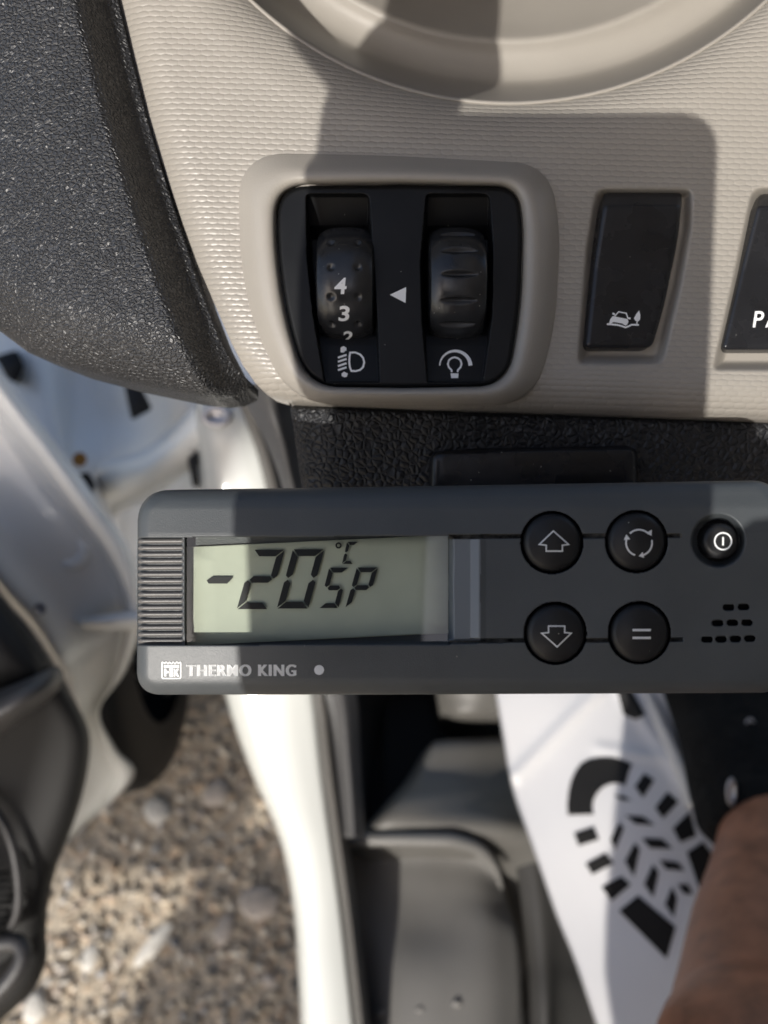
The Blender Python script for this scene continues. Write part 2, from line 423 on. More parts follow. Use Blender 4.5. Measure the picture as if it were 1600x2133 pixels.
def make_gravel(count=15000):
    t = (1 + 5 ** .5) / 2
    iv = np.array([(-1, t, 0), (1, t, 0), (-1, -t, 0), (1, -t, 0), (0, -1, t), (0, 1, t), (0, -1, -t), (0, 1, -t), (t, 0, -1), (t, 0, 1), (-t, 0, -1), (-t, 0, 1)], float)
    iv /= np.linalg.norm(iv[0])
    fc = np.array([(0, 11, 5), (0, 5, 1), (0, 1, 7), (0, 7, 10), (0, 10, 11), (1, 5, 9), (5, 11, 4), (11, 10, 2), (10, 7, 6), (7, 1, 8), (3, 9, 4), (3, 4, 2), (3, 2, 6), (3, 6, 8), (3, 8, 9), (4, 9, 5), (2, 4, 11), (6, 2, 10), (8, 6, 7), (9, 8, 1)])
    rng = np.random.default_rng(3)
    xy = np.stack([rng.uniform(-1.0, .12, count), rng.uniform(-.5, .8, count)], 1)
    sz = .0022 + .0095 * rng.random(count) ** 2.8
    V = np.zeros((count, 12, 3))
    for i in range(count):
        q = rng.normal(size=(3, 3)); q, _ = np.linalg.qr(q)
        v = iv * rng.uniform(.75, 1.2, (12, 1)) * np.array([1, rng.uniform(.6, 1), rng.uniform(.45, .8)])
        V[i] = v @ q * sz[i] + np.array([xy[i, 0], xy[i, 1], sz[i] * .35])
    F = (np.arange(count)[:, None, None] * 12 + fc[None]).reshape(-1, 3)
    o = obj('gravel', V.reshape(-1, 3), F, 'gravel', smooth=False)
    at = o.data.attributes.new('tone', 'FLOAT', 'FACE')
    at.data.foreach_set('value', np.repeat(rng.random(count), 20).astype(np.float32))
    o['kind'] = 'stuff'; o['label'] = 'loose beige and grey gravel on the ground beside the van'; o['category'] = 'gravel'
make_gravel()

def stone(px, py, rx, ry, rz, ang, m, label, seed):
    w = on_height(px, py, .006)
    rng = np.random.default_rng(seed); nu, nv = 9, 6
    V = []
    dirs = rng.normal(size=(7, 3)); dirs /= np.linalg.norm(dirs, axis=1, keepdims=True); amp = rng.uniform(-.32, .25, 7)
    for j in range(nv):
        th = math.pi * j / (nv - 1)
        for i in range(nu):
            ph = 2 * math.pi * i / nu
            d = np.array([math.sin(th) * math.cos(ph), math.sin(th) * math.sin(ph), math.cos(th)])
            r = 1 + (amp * np.clip(dirs @ d, 0, 1) ** 2).sum()
            p = d * r * np.array([rx, ry, rz * .6]); c, s = math.cos(ang), math.sin(ang)
            V.append((p[0] * c - p[1] * s, p[0] * s + p[1] * c, p[2]))
    F = [(j * nu + i, (j + 1) * nu + i, (j + 1) * nu + (i + 1) % nu, j * nu + (i + 1) % nu) for j in range(nv - 1) for i in range(nu)]
    o = obj('stone', V, F, m, smooth=False); o.location = w; o['label'] = label; o['category'] = 'stone'; o['group'] = 'larger stones lying in the gravel'
stone(327, 1690, .022, .024, .016, .3, 'stone_w', 'round white stone in the shaded gravel beside the black tyre', 1)
stone(452, 1650, .023, .018, .014, .9, 'stone_g', 'dull tan stone in shaded gravel close to the white sill', 2)
stone(530, 1880, .030, .026, .018, .2, 'stone_g', 'largest grey stone in the shaded gravel next to the white sill', 3)
stone(468, 1935, .024, .014, .012, 1.2, 'stone_g', 'narrow grey stone just left of the largest grey stone', 4)
stone(312, 1975, .014, .038, .014, -.75, 'stone_w', 'long pale wedge of stone at the edge of the sunlit gravel', 5)
stone(190, 1995, .014, .022, .012, -.3, 'stone_w', 'small oblong pale stone in the middle of the sunlit gravel', 6)
stone(72, 2095, .020, .028, .016, .35, 'stone_w', 'pale stone at the bottom left under the door trim', 7)
stone(560, 2040, .014, .016, .010, .6, 'stone_g', 'small round grey stone in shaded gravel low beside the sill', 8)

# ================================================================== VAN BODY (sill, pillar, foot well)
VB = WorldFrame((-.15, .3, .35))
van = thing('van', 'white van body round the open doorway with grey foot well trim', 'van', VB)
# white door sill running up into the pillar
def sill_rows():
    spec = [(840, 405, 505, .66), (900, 410, 530, .66), (960, 415, 550, .665), (1020, 418, 566, .67), (1120, 425, 590, .68), (1280, 440, 625, .69),
            (1450, 470, 655, .70), (1600, 520, 672, .70), (1750, 583, 693, .695), (1900, 612, 714, .69), (2050, 622, 731, .68), (2200, 630, 747, .67), (2350, 640, 765, .66)]
    out = []
    for y, a, b, d in spec:
        w = b - a
        out.append([(a + 2, y, d + .09), (a, y, d + .03), (a + w * .08, y, d + .007), (a + w * .25, y, d + .001), (a + w * .55, y, d), (a + w * .80, y, d + .001), (b - 6, y, d + .004), (b, y, d + .016), (b + 6, y, d + .05)])
    return out
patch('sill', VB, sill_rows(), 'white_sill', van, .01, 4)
# two rubber seals
def band(name, spec, m, lift, thick=.02):
    patch(name, VB, [[(a - 3, y, d + .025), (a + (b - a) * .2, y, d + .003), ((a + b) / 2, y, d - lift), (a + (b - a) * .8, y, d + .003), (b + 3, y, d + .025)] for y, a, b, d in spec], m, van, thick, 4)
band('door_seal', [(815, 488, 520, .60), (900, 524, 553, .62), (960, 543, 575, .63), (1040, 562, 597, .645), (1250, 615, 650, .66), (1450, 655, 686, .67), (1600, 671, 703, .67), (1750, 693, 722, .67), (1900, 714, 742, .665), (2050, 731, 760, .655), (2200, 748, 775, .645), (2350, 765, 790, .64)], 'seal', .006)
band('pillar_trim', [(800, 505, 612, .34), (850, 520, 612, .35), (920, 556, 618, .36), (1010, 590, 628, .40), (1150, 625, 675, .5), (1300, 650, 705, .58), (1450, 682, 740, .63), (1580, 700, 748, .645), (1700, 712, 755, .65), (1745, 715, 757, .65)], 'strip', .008)
# pillar metalwork in the hinge area
patch('hinge_pillar', VB, [
    [(-120, 640, .95), (60, 640, .90), (160, 640, .93), (230, 640, .92), (300, 640, .86), (420, 640, .80), (560, 640, .78)],
    [(-120, 760, .95), (70, 760, .89), (150, 770, .94), (215, 770, .93), (270, 780, .86), (420, 790, .78), (560, 800, .76)],
    [(-120, 880, .95), (90, 880, .88), (150, 880, .92), (215, 870, .93), (270, 860, .90), (400, 850, .78), (560, 880, .76)],
    [(-120, 980, .94), (110, 980, .88), (160, 980, .89), (230, 960, .90), (300, 950, .86), (400, 950, .80), (560, 980, .76)],
    [(-120, 1120, .94), (110, 1120, .90), (200, 1120, .92), (260, 1100, .92), (320, 1100, .88), (400, 1100, .82), (560, 1100, .77)],
    [(-120, 1300, .98), (110, 1300, .96), (200, 1300, .96), (260, 1300, .96), (320, 1300, .92), (400, 1300, .88), (560, 1300, .80)]], 'white', van, .01, 5)
ha = patch('hinge_arm', VB, [
    [(205, 965, .77), (300, 935, .74), (350, 895, .725), (400, 850, .70), (430, 815, .70)],
    [(200, 985, .745), (300, 955, .715), (360, 910, .70), (420, 855, .68), (460, 825, .68)],
    [(205, 1020, .74), (300, 985, .71), (370, 935, .695), (440, 880, .675), (490, 850, .675)],
    [(225, 1055, .75), (310, 1018, .725), (385, 965, .71), (430, 935, .70), (480, 905, .70)],
    [(235, 1075, .78), (320, 1035, .76), (390, 985, .74), (432, 955, .73), (480, 925, .73)]], 'white', van, .02, 5)
def disc(name, wf, px, py, d, r, m, parent, depth=.006, ry=None, tilt=0, prof=None):
    a = np.linspace(0, 2 * math.pi, 24, endpoint=False); rings = prof or [(1, depth), (1, .001), (.9, 0), (.55, 0), (.5, .0012), (.001, .0012)]
    V = []
    for k, dd in rings:
        for w in a: V.append(wf.P(px + r * k * math.cos(w), py + (ry or r) * k * math.sin(w) + tilt * k * math.cos(w), d + dd))
    F = [(i * 24 + q, i * 24 + (q + 1) % 24, (i + 1) * 24 + (q + 1) % 24, (i + 1) * 24 + q) for i in range(len(rings) - 1) for q in range(24)]
    return obj(name, V, F, m, parent)
disc('bolt', VB, 450, 868, .655, 33, 'steel', ha, ry=22)
def opening(polypts, d):
    p = np.array(polypts, float); c = p.mean(0); n = len(p)
    V = [VB.P(x, y, d) for x, y in p] + [VB.P(*(c + (q - c) * .88), d - .003) for q in p] + [VB.P(x, y, d + .05) for x, y in p]
    F = [tuple(range(n, 2 * n))] + [(i, (i + 1) % n, n + (i + 1) % n, n + i) for i in range(n)] + [(2 * n + i, 2 * n + (i + 1) % n, (i + 1) % n, i) for i in range(n)]
    obj('hole_shade', V, F, 'rubber', van)  # black patch stands in for the shade inside a hole in the metal
opening(round_poly([(-12, 742), (35, 728), (52, 760), (36, 800), (16, 790)], 8, 4), .86)
opening(round_poly([(256, 790), (286, 790), (318, 852), (274, 876), (264, 830)], 8, 4), .74)
opening(round_poly([(150, 992), (185, 982), (200, 1010), (190, 1050), (165, 1020)], 8, 4), .72)
opening(round_poly([(390, 955), (412, 938), (416, 1015), (402, 1015)], 5, 4), .69)
disc('rust_spot', VB, 166, 957, .70, 15, 'rust', van, .05)

# foot well
patch('foot_well_wall', VB, [
    [(640, 1380, .80), (760, 1380, .84), (860, 1380, .90), (920, 1380, .88), (1010, 1380, .86), (1140, 1380, .90), (1400, 1380, .95), (1760, 1380, .95)],
    [(660, 1480, .80), (765, 1480, .90), (860, 1480, 1.0), (930, 1490, .88), (1010, 1490, .86), (1140, 1490, .88), (1400, 1480, .92), (1760, 1480, .92)],
    [(680, 1620, .78), (765, 1620, .90), (830, 1620, 1.0), (920, 1600, 1.0), (1010, 1600, .88), (1140, 1600, .88), (1400, 1600, .88), (1760, 1600, .88)],
    [(700, 1800, .76), (780, 1800, .88), (850, 1800, .90), (930, 1800, .90), (1020, 1800, .90), (1140, 1800, .82), (1400, 1800, .80), (1760, 1800, .80)],
    [(720, 2000, .74), (790, 2000, .80), (850, 2000, .83), (930, 2000, .83), (1020, 2000, .83), (1140, 2000, .76), (1400, 2000, .75), (1760, 2000, .75)],
    [(740, 2300, .70), (800, 2300, .71), (860, 2300, .71), (930, 2300, .71), (1020, 2300, .71), (1140, 2300, .71), (1400, 2300, .70), (1760, 2300, .70)]], 'kick_dark', van, .012, 4)
patch('side_pocket', VB, [[(905, 1380, .82), (925, 1382, .80), (980, 1382, .79), (1040, 1382, .79), (1120, 1385, .80)],
                          [(910, 1450, .82), (935, 1450, .80), (980, 1450, .79), (1030, 1452, .79), (1120, 1450, .80)],
                          [(915, 1480, .82), (950, 1492, .80), (990, 1494, .795), (1040, 1494, .80), (1120, 1494, .80)],
                          [(915, 1500, .86), (950, 1508, .86), (990, 1510, .85), (1040, 1510, .85), (1120, 1510, .85)]], 'kick', van, .012, 5)
patch('kick_panel', VB, [
    [(896, 1556, 0.823), (905, 1545, 0.799), (940, 1540, 0.799), (1000, 1537, 0.806), (1080, 1533, 0.822), (1200, 1530, 0.860)],
    [(880, 1570, 0.804), (900, 1556, 0.780), (940, 1552, 0.781), (1000, 1549, 0.788), (1080, 1545, 0.804), (1200, 1542, 0.842)],
    [(842, 1630, 0.782), (870, 1618, 0.759), (930, 1610, 0.763), (1000, 1605, 0.771), (1080, 1602, 0.787), (1200, 1600, 0.825)],
    [(790, 1690, 0.745), (820, 1678, 0.722), (900, 1670, 0.728), (1000, 1665, 0.740), (1080, 1664, 0.756), (1200, 1664, 0.794)],
    [(745, 1752, 0.745), (775, 1742, 0.719), (870, 1738, 0.715), (1000, 1736, 0.715), (1080, 1740, 0.721), (1200, 1745, 0.745)],
    [(735, 1830, 0.775), (775, 1830, 0.775), (870, 1830, 0.775), (1000, 1830, 0.775), (1080, 1830, 0.775), (1200, 1830, 0.775)],
    [(748, 1990, 0.775), (800, 1990, 0.775), (870, 1990, 0.775), (1010, 1990, 0.775), (1100, 1990, 0.775), (1200, 1990, 0.775)],
    [(765, 2300, 0.760), (820, 2300, 0.760), (900, 2300, 0.760), (1030, 2300, 0.760), (1120, 2300, 0.760), (1240, 2300, 0.760)]], 'kick', van, .012, 5)
ft = patch('footrest', VB, [
    [(724, 1740, 0.750), (780, 1738, 0.743), (870, 1739, 0.736), (930, 1740, 0.735), (970, 1744, 0.738), (995, 1752, 0.743)],
    [(720, 1752, 0.730), (780, 1752, 0.718), (870, 1753, 0.712), (935, 1755, 0.712), (985, 1763, 0.716), (1025, 1790, 0.727)],
    [(724, 1768, 0.762), (782, 1768, 0.756), (870, 1769, 0.752), (925, 1772, 0.752), (990, 1790, 0.754), (1045, 1830, 0.759)],
    [(730, 1840, 0.750), (785, 1840, 0.747), (870, 1840, 0.743), (930, 1845, 0.742), (1005, 1860, 0.742), (1062, 1890, 0.748)],
    [(742, 1920, 0.730), (790, 1920, 0.728), (870, 1920, 0.726), (940, 1920, 0.724), (1015, 1925, 0.722), (1076, 1945, 0.730)],
    [(756, 2020, 0.712), (800, 2010, 0.706), (870, 2005, 0.701), (940, 2010, 0.700), (1020, 2020, 0.700), (1084, 2035, 0.714)],
    [(768, 2120, 0.695), (812, 2105, 0.687), (870, 2100, 0.683), (940, 2105, 0.682), (1020, 2120, 0.683), (1086, 2130, 0.700)],
    [(776, 2300, 0.663), (820, 2290, 0.658), (870, 2290, 0.655), (940, 2290, 0.655), (1020, 2300, 0.658), (1090, 2300, 0.678)]], 'foot', van, .016, 5)
tube('footrest_rim', [VB.P(720, 1750, .718), VB.P(800, 1748, .710), VB.P(900, 1749, .707), VB.P(950, 1752, .707), VB.P(1000, 1770, .712), VB.P(1030, 1806, .721), VB.P(1045, 1850, .730)], [.0065, .0065, .0065, .0065, .006, .0045, .002], 'foot', ft, 10, 6)
for px, py, d in ((793, 2112, .6852), (876, 2106, .6808), (952, 2092, .6818)):
    disc('grip_stud', VB, px, py, d, 12, 'foot', ft, .004, ry=10, prof=[(1, .0035), (.85, .0016), (.6, .0006), (.35, .0002), (.01, 0)])
patch('floor_trim', VB, [
    [(1070, 1760, .775), (1110, 1770, .765), (1150, 1800, .77), (1210, 1800, .79)],
    [(1085, 1880, .755), (1125, 1880, .745), (1170, 1880, .755), (1230, 1880, .775)],
    [(1098, 2000, .735), (1135, 2000, .725), (1175, 2000, .74), (1240, 2000, .76)],
    [(1104, 2100, .715), (1140, 2100, .705), (1170, 2080, .725), (1250, 2080, .74)],
    [(1108, 2300, .69), (1140, 2300, .68), (1165, 2300, .70), (1270, 2300, .71)]], 'kick_dark', van, .012, 5)

def slab(name, lo, hi, m, parent, off=(0, 0, 0), bev=.02):
    import bmesh
    bm = bmesh.new(); bmesh.ops.create_cube(bm, size=1)
    for v in bm.verts: v.co = Vector([lo[i] + (hi[i] - lo[i]) * (v.co[i] + .5) - off[i] for i in range(3)])
    bmesh.ops.bevel(bm, geom=list(bm.edges), offset=bev, segments=2, affect='EDGES')
    me = bpy.data.meshes.new(name); bm.to_mesh(me); bm.free(); me.materials.append(M[m])
    o = bpy.data.objects.new(name, me); COL.objects.link(o); o.parent = parent; return o
slab('underbody', (-.02, -2.6, .16), (1.5, .9, .40), 'rubber', van, VB.loc)
slab('cargo_side', (-.10, -3.2, .3), (1.5, -.86, 2.3), 'white', van, VB.loc)
slab('cab_roof', (.06, -.75, 1.80), (1.5, .45, 1.85), 'liner', van, VB.loc)
slab('cab_rear_wall', (-.02, -.80, .5), (1.5, -.755, 1.85), 'liner', van, VB.loc)
slab('cab_far_side', (1.505, -.80, .4), (1.55, 1.1, 1.85), 'liner', van, VB.loc)

# ================================================================== ADDED SHADE BOARD (unseen, behind the van; put in to shade the door and gravel)
SH = WorldFrame((-1.25, -2, 0))
board = thing('shade_board', 'plain unseen board on a wide post behind the van, added to shade the door and gravel', 'shade board', SH)
slab('post', (-1.228, -2.10, 0), (-.95, -1.98, 1.69), 'board_face', board, SH.loc)
slab('panel', (-1.80, -2.10, 1.70), (-1.232, -1.98, 2.85), 'board_face', board, SH.loc)

# ================================================================== FRONT WHEEL
def front_wheel():
    prof = [(x, r * .806) for x, r in [(.10, .19), (.105, .215), (.100, .25), (.095, .285), (.078, .303), (.045, .309), (0, .31), (-.045, .309), (-.078, .303), (-.095, .285), (-.100, .25), (-.105, .215), (-.10, .19)]]
    n = 72; V = []; F = []
    for i in range(n):
        a = 2 * math.pi * i / n
        for k, (x, r) in enumerate(prof):
            rr = r - (.006 if (k in (5, 6, 7) and i % 3 == 0) else 0)
            V.append((x, rr * math.cos(a), rr * math.sin(a)))
    m = len(prof)
    F = [(i * m + k, i * m + k + 1, ((i + 1) % n) * m + k + 1, ((i + 1) % n) * m + k) for i in range(n) for k in range(m - 1)]
    w = obj('front_wheel', V, F, 'rubber', van, label='black front tyre behind the open door'); w.location = Vector((-.44, .37, .25)) - Vector(VB.loc)
    prof = [(.095, .155), (.09, .141), (.03, .133), (.03, .05), (.045, .001)]; V = []; m = len(prof)
    for i in range(48):
        a = 2 * math.pi * i / 48
        for x, r in prof: V.append((-x, r * math.cos(a), r * math.sin(a)))
    F = [(i * m + k, i * m + k + 1, ((i + 1) % 48) * m + k + 1, ((i + 1) % 48) * m + k) for i in range(48) for k in range(m - 1)]
    obj('rim', V, F, 'steel', w)
    w.rotation_euler = (0, 0, math.radians(4))
front_wheel()

# ================================================================== OPEN DOOR
DF = VB
rows = []
for (lx, ly, ld), (rx, ry, rd) in [((-320, 800, .56), (-130, 600, .55)), ((-220, 930, .57), (-40, 722, .56)), ((-120, 1070, .585), (62, 858, .575)), ((0, 1225, .60), (175, 1010, .595)),
                                   ((70, 1305, .62), (262, 1135, .62)), ((118, 1380, .64), (300, 1262, .65)), ((150, 1440, .68), (262, 1395, .70)), ((168, 1505, .74), (207, 1480, .76)),
                                   ((165, 1590, .80), (240, 1560, .82)), ((140, 1690, .86), (276, 1622, .88)), ((95, 1800, .92), (150, 1745, .94))]:
    f = lambda t, dz: (lx + (rx - lx) * t, ly + (ry - ly) * t, ld + (rd - ld) * t + dz)
    rows.append([f(-.03, .03), f(.04, .0), f(.3, .012), f(.6, .016), f(.78, .014), f(.85, -.012), f(.95, -.014), f(1, .006), f(1.02, .03)])
shell = door = patch('door', DF, rows, 'white', van, .012, 5, label='open door, white metal edge with dark grey inner trim')
def ring_emboss(px, py, d, r):
    a = np.linspace(0, 2 * math.pi, 25)
    P = [DF.P(px + r * math.cos(w) * .95, py + r * math.sin(w), d) for w in a]
    tube('pressed_ring', P, .0055, 'white', shell, 8, 2)
ring_emboss(42, 1020, .612, 26); ring_emboss(150, 1148, .628, 28)
patch('door_flare', DF, [[(150, 1292, .64), (190, 1284, .632), (240, 1276, .63), (300, 1265, .64)], [(165, 1300, .632), (190, 1296, .622), (240, 1292, .62), (300, 1288, .63)], [(175, 1312, .64), (200, 1312, .63), (240, 1312, .63), (300, 1310, .64)]], 'white', door, .02, 4)
disc('screw', DF, 84, 1268, .605, 13, 'steel', shell, .008)
edge = [(-140, 1060), (-60, 1165), (0, 1237), (60, 1312), (105, 1375), (135, 1425), (172, 1490), (188, 1545), (178, 1630), (152, 1720), (120, 1800), (101, 1880), (97, 1950), (98, 2000), (70, 2065), (28, 2105), (-25, 2155), (-80, 2230)]
rows = []
for i, (x, y) in enumerate(edge):
    d = .50 + .05 * min(1, i / 8) + .03 * max(0, (i - 8) / 9)
    rows.append([(-520, y + 90, d + .02), (-250, y + 60, d + .004), (x - 150, y + 28, d), (x - 70, y + 10, d), (x - 26, y + 3, d + .004), (x - 6, y, d + .016), (x, y - 1, d + .045)])
trim = patch('door_trim', DF, rows, 'trim', door, .02, 3)
import bmesh as _bm
def door_body():
    a, b2 = Vector((-.43, .31)), Vector((-1.15, .12)); n2 = Vector((-(b2 - a).y, (b2 - a).x)).normalized() * .03
    V = [(p.x + s_ * n2.x - VB.loc[0], p.y + s_ * n2.y - VB.loc[1], z - VB.loc[2]) for z in (.42, 1.25) for p in (a, b2) for s_ in (-1, 1)]
    obj('door_outer_half', V, [(0, 1, 3, 2), (4, 6, 7, 5), (0, 2, 6, 4), (1, 5, 7, 3), (0, 4, 5, 1), (2, 3, 7, 6)], 'trim', door, smooth=False)
door_body()
patch('window_ledge', DF, [[(-300, 1020, .52), (-160, 1090, .50), (-60, 1195, .495), (8, 1275, .495), (62, 1345, .50), (96, 1388, .51)],
                           [(-330, 1080, .51), (-190, 1170, .492), (-90, 1270, .485), (-10, 1345, .485), (45, 1390, .492), (80, 1412, .50)],
                           [(-380, 1200, .51), (-260, 1340, .495), (-150, 1420, .488), (-60, 1440, .488), (10, 1430, .495), (60, 1422, .505)]], 'trim_black', door, .012, 5)
patch('armrest', DF, [[(-300, 1560, .485), (-100, 1480, .48), (0, 1437, .478), (60, 1412, .482), (112, 1390, .495), (128, 1392, .515)],
                      [(-300, 1590, .468), (-100, 1505, .464), (0, 1462, .464), (62, 1434, .470), (112, 1410, .487), (132, 1405, .51)],
                      [(-300, 1625, .466), (-100, 1540, .462), (0, 1496, .462), (60, 1462, .469), (108, 1434, .487), (130, 1420, .51)],
                      [(-300, 1665, .485), (-100, 1580, .482), (0, 1532, .482), (52, 1494, .488), (96, 1462, .50), (122, 1438, .515)]], 'armrest', door, .03, 5)
for k in range(9):
    y = 1822 + 15 * k
    tube('grille_slat', [DF.P(-70, y + 8, .535), DF.P(-20, y + 2, .533), (DF.P(30 - abs(k - 3) * 4, y - 2, .540))], .0016, 'trim_black', door, 6, 3)
tube('pocket_rim', [DF.P(-90, 2130, .535), DF.P(-30, 2090, .53), DF.P(22, 2040, .53), DF.P(48, 1995, .533), DF.P(40, 1965, .537), DF.P(0, 1965, .54), DF.P(-70, 1990, .54)], .006, 'armrest', door, 10, 6)
tube('speaker_ring', [DF.P(-60, 1650, .545), DF.P(-10, 1690, .54), DF.P(22, 1750, .54), DF.P(38, 1830, .54), DF.P(36, 1900, .542), DF.P(10, 1950, .546)], .003, 'armrest', door, 8, 6)

# ================================================================== FLOOR MAT
MZ = .60
MF = WorldFrame(on_height(1300., 1800., MZ))
fm = thing('floor_mat', 'white paper floor mat printed with a black boot print', 'floor mat', MF)
def mat_pt(px, py, dz=0.0):
    px = np.asarray(px, float); py = np.asarray(py, float)
    w = on_height(px, py, MZ + dz)
    z = .0018 * np.sin(w[..., 0] * 31 + w[..., 1] * 13) + .0012 * np.sin(w[..., 0] * 17 - w[..., 1] * 47 + 1)
    for (ax, ay, bx, by, hh) in ((1245, 1440, 1075, 1615, .005), (1300, 1440, 1440, 1650, .004), (1250, 1560, 1450, 1590, .002)):
        t = np.clip(((px - ax) * (bx - ax) + (py - ay) * (by - ay)) / ((bx - ax) ** 2 + (by - ay) ** 2), 0, 1)
        dd = np.hypot(px - ax - t * (bx - ax), py - ay - t * (by - ay)); z = z + hh * np.exp(-(dd / 13) ** 2)
    w = w.copy(); w[..., 2] += z
    return w - MF.loc
ML = [(1018, 1330), (1035, 1450), (1050, 1535), (1070, 1640), (1110, 1760), (1160, 1900), (1200, 2000), (1240, 2120), (1290, 2260)]
ml = catmull(ML, 14); nxm = 90
T = np.linspace(0, 1, nxm) ** 1.15
X = ml[:, 0][:, None] + (2000 - ml[:, 0])[:, None] * T[None]; Y = np.repeat(ml[:, 1][:, None], nxm, 1)
V = mat_pt(X, Y); nym = len(ml)
B = V.copy(); B[..., 2] -= .004
b = border(nym, nxm); k = len(b); i = np.arange(k); j = (i + 1) % k; o = nym * nxm
obj('mat_sheet', np.concatenate([V.reshape(-1, 3), B.reshape(-1, 3)]), np.concatenate([grid_faces(nym, nxm), grid_faces(nym, nxm, o, True), np.stack([b[i], b[j], o + b[j], o + b[i]], -1)[:, ::-1]]), 'mat_white', fm)
prints = [                                   # pixels of a 4x enlargement
    [(140, 620), (135, 540), (145, 440), (165, 350), (200, 270), (245, 210), (310, 175), (400, 160), (480, 160), (560, 178), (650, 215), (620, 285), (592, 385), (530, 368), (472, 374), (418, 398), (372, 444), (340, 505), (334, 560), (342, 616)],
    [(690, 395), (762, 295), (838, 345), (750, 478)], [(860, 570), (955, 452), (1040, 525), (920, 650)],
    [(615, 640), (745, 650), (835, 715), (690, 705)], [(490, 830), (545, 715), (580, 750), (522, 900)],
    [(755, 830), (905, 835), (985, 908), (815, 905)], [(615, 1010), (680, 885), (715, 930), (678, 1118)],
    [(900, 1010), (1040, 1030), (1092, 1092), (950, 1080)], [(775, 1200), (835, 1065), (875, 1120), (838, 1292)],
    [(1055, 1215), (1125, 1215), (1160, 1285), (1095, 1280)], [(945, 1370), (995, 1250), (1030, 1330), (1005, 1462)],
    [(190, 785), (335, 735), (375, 832), (225, 880)], [(290, 1035), (435, 955), (500, 1035), (340, 1118)], [(425, 1230), (570, 1150), (642, 1212), (500, 1335)],
    [(585, 1440), (725, 1325), (1000, 1560), (930, 1795)], [(1010, 745), (1140, 620), (1190, 800), (1070, 850)],
    [(1140, 960), (1265, 880), (1340, 980), (1382, 1075), (1370, 1170), (1335, 1292), (1255, 1295)],
    [(520, 470), (590, 480), (640, 510), (570, 508)],
    [(540, -420), (650, -420), (765, -215), (690, -175), (600, -215)]]
for q in prints:
    q = np.array(q, float); q = np.stack([1150 + q[:, 0] / 4, 1540 + q[:, 1] / 4], 1)
    q = q.mean(0) + (q - q.mean(0)) * (1.05 if len(q) > 8 else 1.12 if np.ptp(q[:, 0]) > 30 else 1.22)
    dens = np.concatenate([np.linspace(q[i], q[(i + 1) % len(q)], 6, endpoint=False) for i in range(len(q))])
    c = dens.mean(0); n = len(dens)
    # a thin printed patch following the sheet
    rings = [dens, c + (dens - c) * .66, c + (dens - c) * .33] if len(q) < 15 else [dens]
    Vp = np.concatenate([mat_pt(r[:, 0], r[:, 1]) for r in rings]); Vp[:, 2] += .0008
    Fp = []
    for r in range(len(rings) - 1): Fp += [(r * n + a, r * n + (a + 1) % n, (r + 1) * n + (a + 1) % n, (r + 1) * n + a) for a in range(n)]
    if len(rings) > 1: Fp.append(tuple((len(rings) - 1) * n + a for a in range(n)))
    else: Fp = [t for t in tri_fill(dens)]
    Fp = [f if np.cross(Vp[f[1]] - Vp[f[0]], Vp[f[2]] - Vp[f[0]])[2] > 0 else tuple(reversed(f)) for f in Fp]
    obj('tread_print', Vp, Fp, 'mat_print', fm, smooth=False)

# ================================================================== DASHBOARD
D0 = .22
DB = Frame(CX, CY, D0)
mm = .001
dash = thing('dashboard', 'beige dashboard panel with woven grain and charcoal side cover', 'dashboard', DB)
SEAM = np.array([(-140, 206), (0, 240), (120, 268), (250, 300), (400, 345), (500, 378), (600, 412), (700, 452), (760, 482), (800, 507), (822, 530), (836, 566), (842, 600)], float)
def seam_x(y): return np.interp(y, SEAM[:, 0], SEAM[:, 1])
def bottom_y(x): return np.interp(x, [450, 520, 545, 570, 610, 700, 860, 1100, 1350, 1500, 1800], [780, 812, 828, 836, 840, 846, 853, 861, 870, 876, 886])
RECESS = [round_poly([(1239, 389), (1446, 391), (1444, 475), (1422, 600), (1383, 762), (1199, 762), (1218, 520)], [26, 18, 8, 8, 22, 18, 8], 6),
          round_poly([(1565, 386), (1780, 388), (1778, 475), (1752, 600), (1690, 775), (1480, 775), (1520, 600)], [26, 18, 8, 8, 22, 18, 8], 6)]
FACE = round_poly([(580, 388), (840, 385), (1076, 390), (1088, 470), (1083, 640), (1056, 802), (840, 806), (640, 803), (596, 650), (577, 500)], [62, 5, 46, 30, 60, 58, 5, 62, 60, 50], 9)
def panel_h(x, y):
    h = np.zeros(np.shape(x))
    r = np.hypot(x - 1060, y + 566)
    h = h - round_drop(r - 782, 105, 7.2 * mm)
    h = np.where(r < 780, -80 * mm, h)
    dl = x - seam_x(y); h = h - round_drop(dl, 85, 6.5 * mm)
    db = bottom_y(x) - y; h = h - round_drop(db, 90, 15 * mm)
    for R in RECESS: h = h - 5.5 * mm * ease(sdf(x, y, R) / 24)
    h = np.where(sdf(x, y, FACE) > 2, -26 * mm, h)
    return h
ny, nx = 320, 480
s = np.linspace(0, 1, ny); s = .75 * s + .25 * np.sin(s * math.pi / 2)
t = np.linspace(0, 1, nx)
yr = -130 + (845 + 130) * s
X = seam_x(yr)[:, None] + (1790 - seam_x(yr))[:, None] * (t ** 1.06)[None]
Y = -130 + (bottom_y(X) + 130) * s[:, None]
Hh = panel_h(X, Y)
V = DB.L(X, Y, Hh).reshape(-1, 3); F = grid_faces(ny, nx)
b = border(ny, nx); base = V[b].copy(); base[:, 2] -= .010; k = len(b); o = len(V); i = np.arange(k); j = (i + 1) % k
SF = np.stack([b[i], b[j], o + j, o + i], -1)
xc = X.reshape(-1)[F].mean(1); yc = Y.reshape(-1)[F].mean(1)
pick = np.zeros(len(F), int)
for R in RECESS: pick = np.where(sdf(xc, yc, R) > 1, 1, pick)
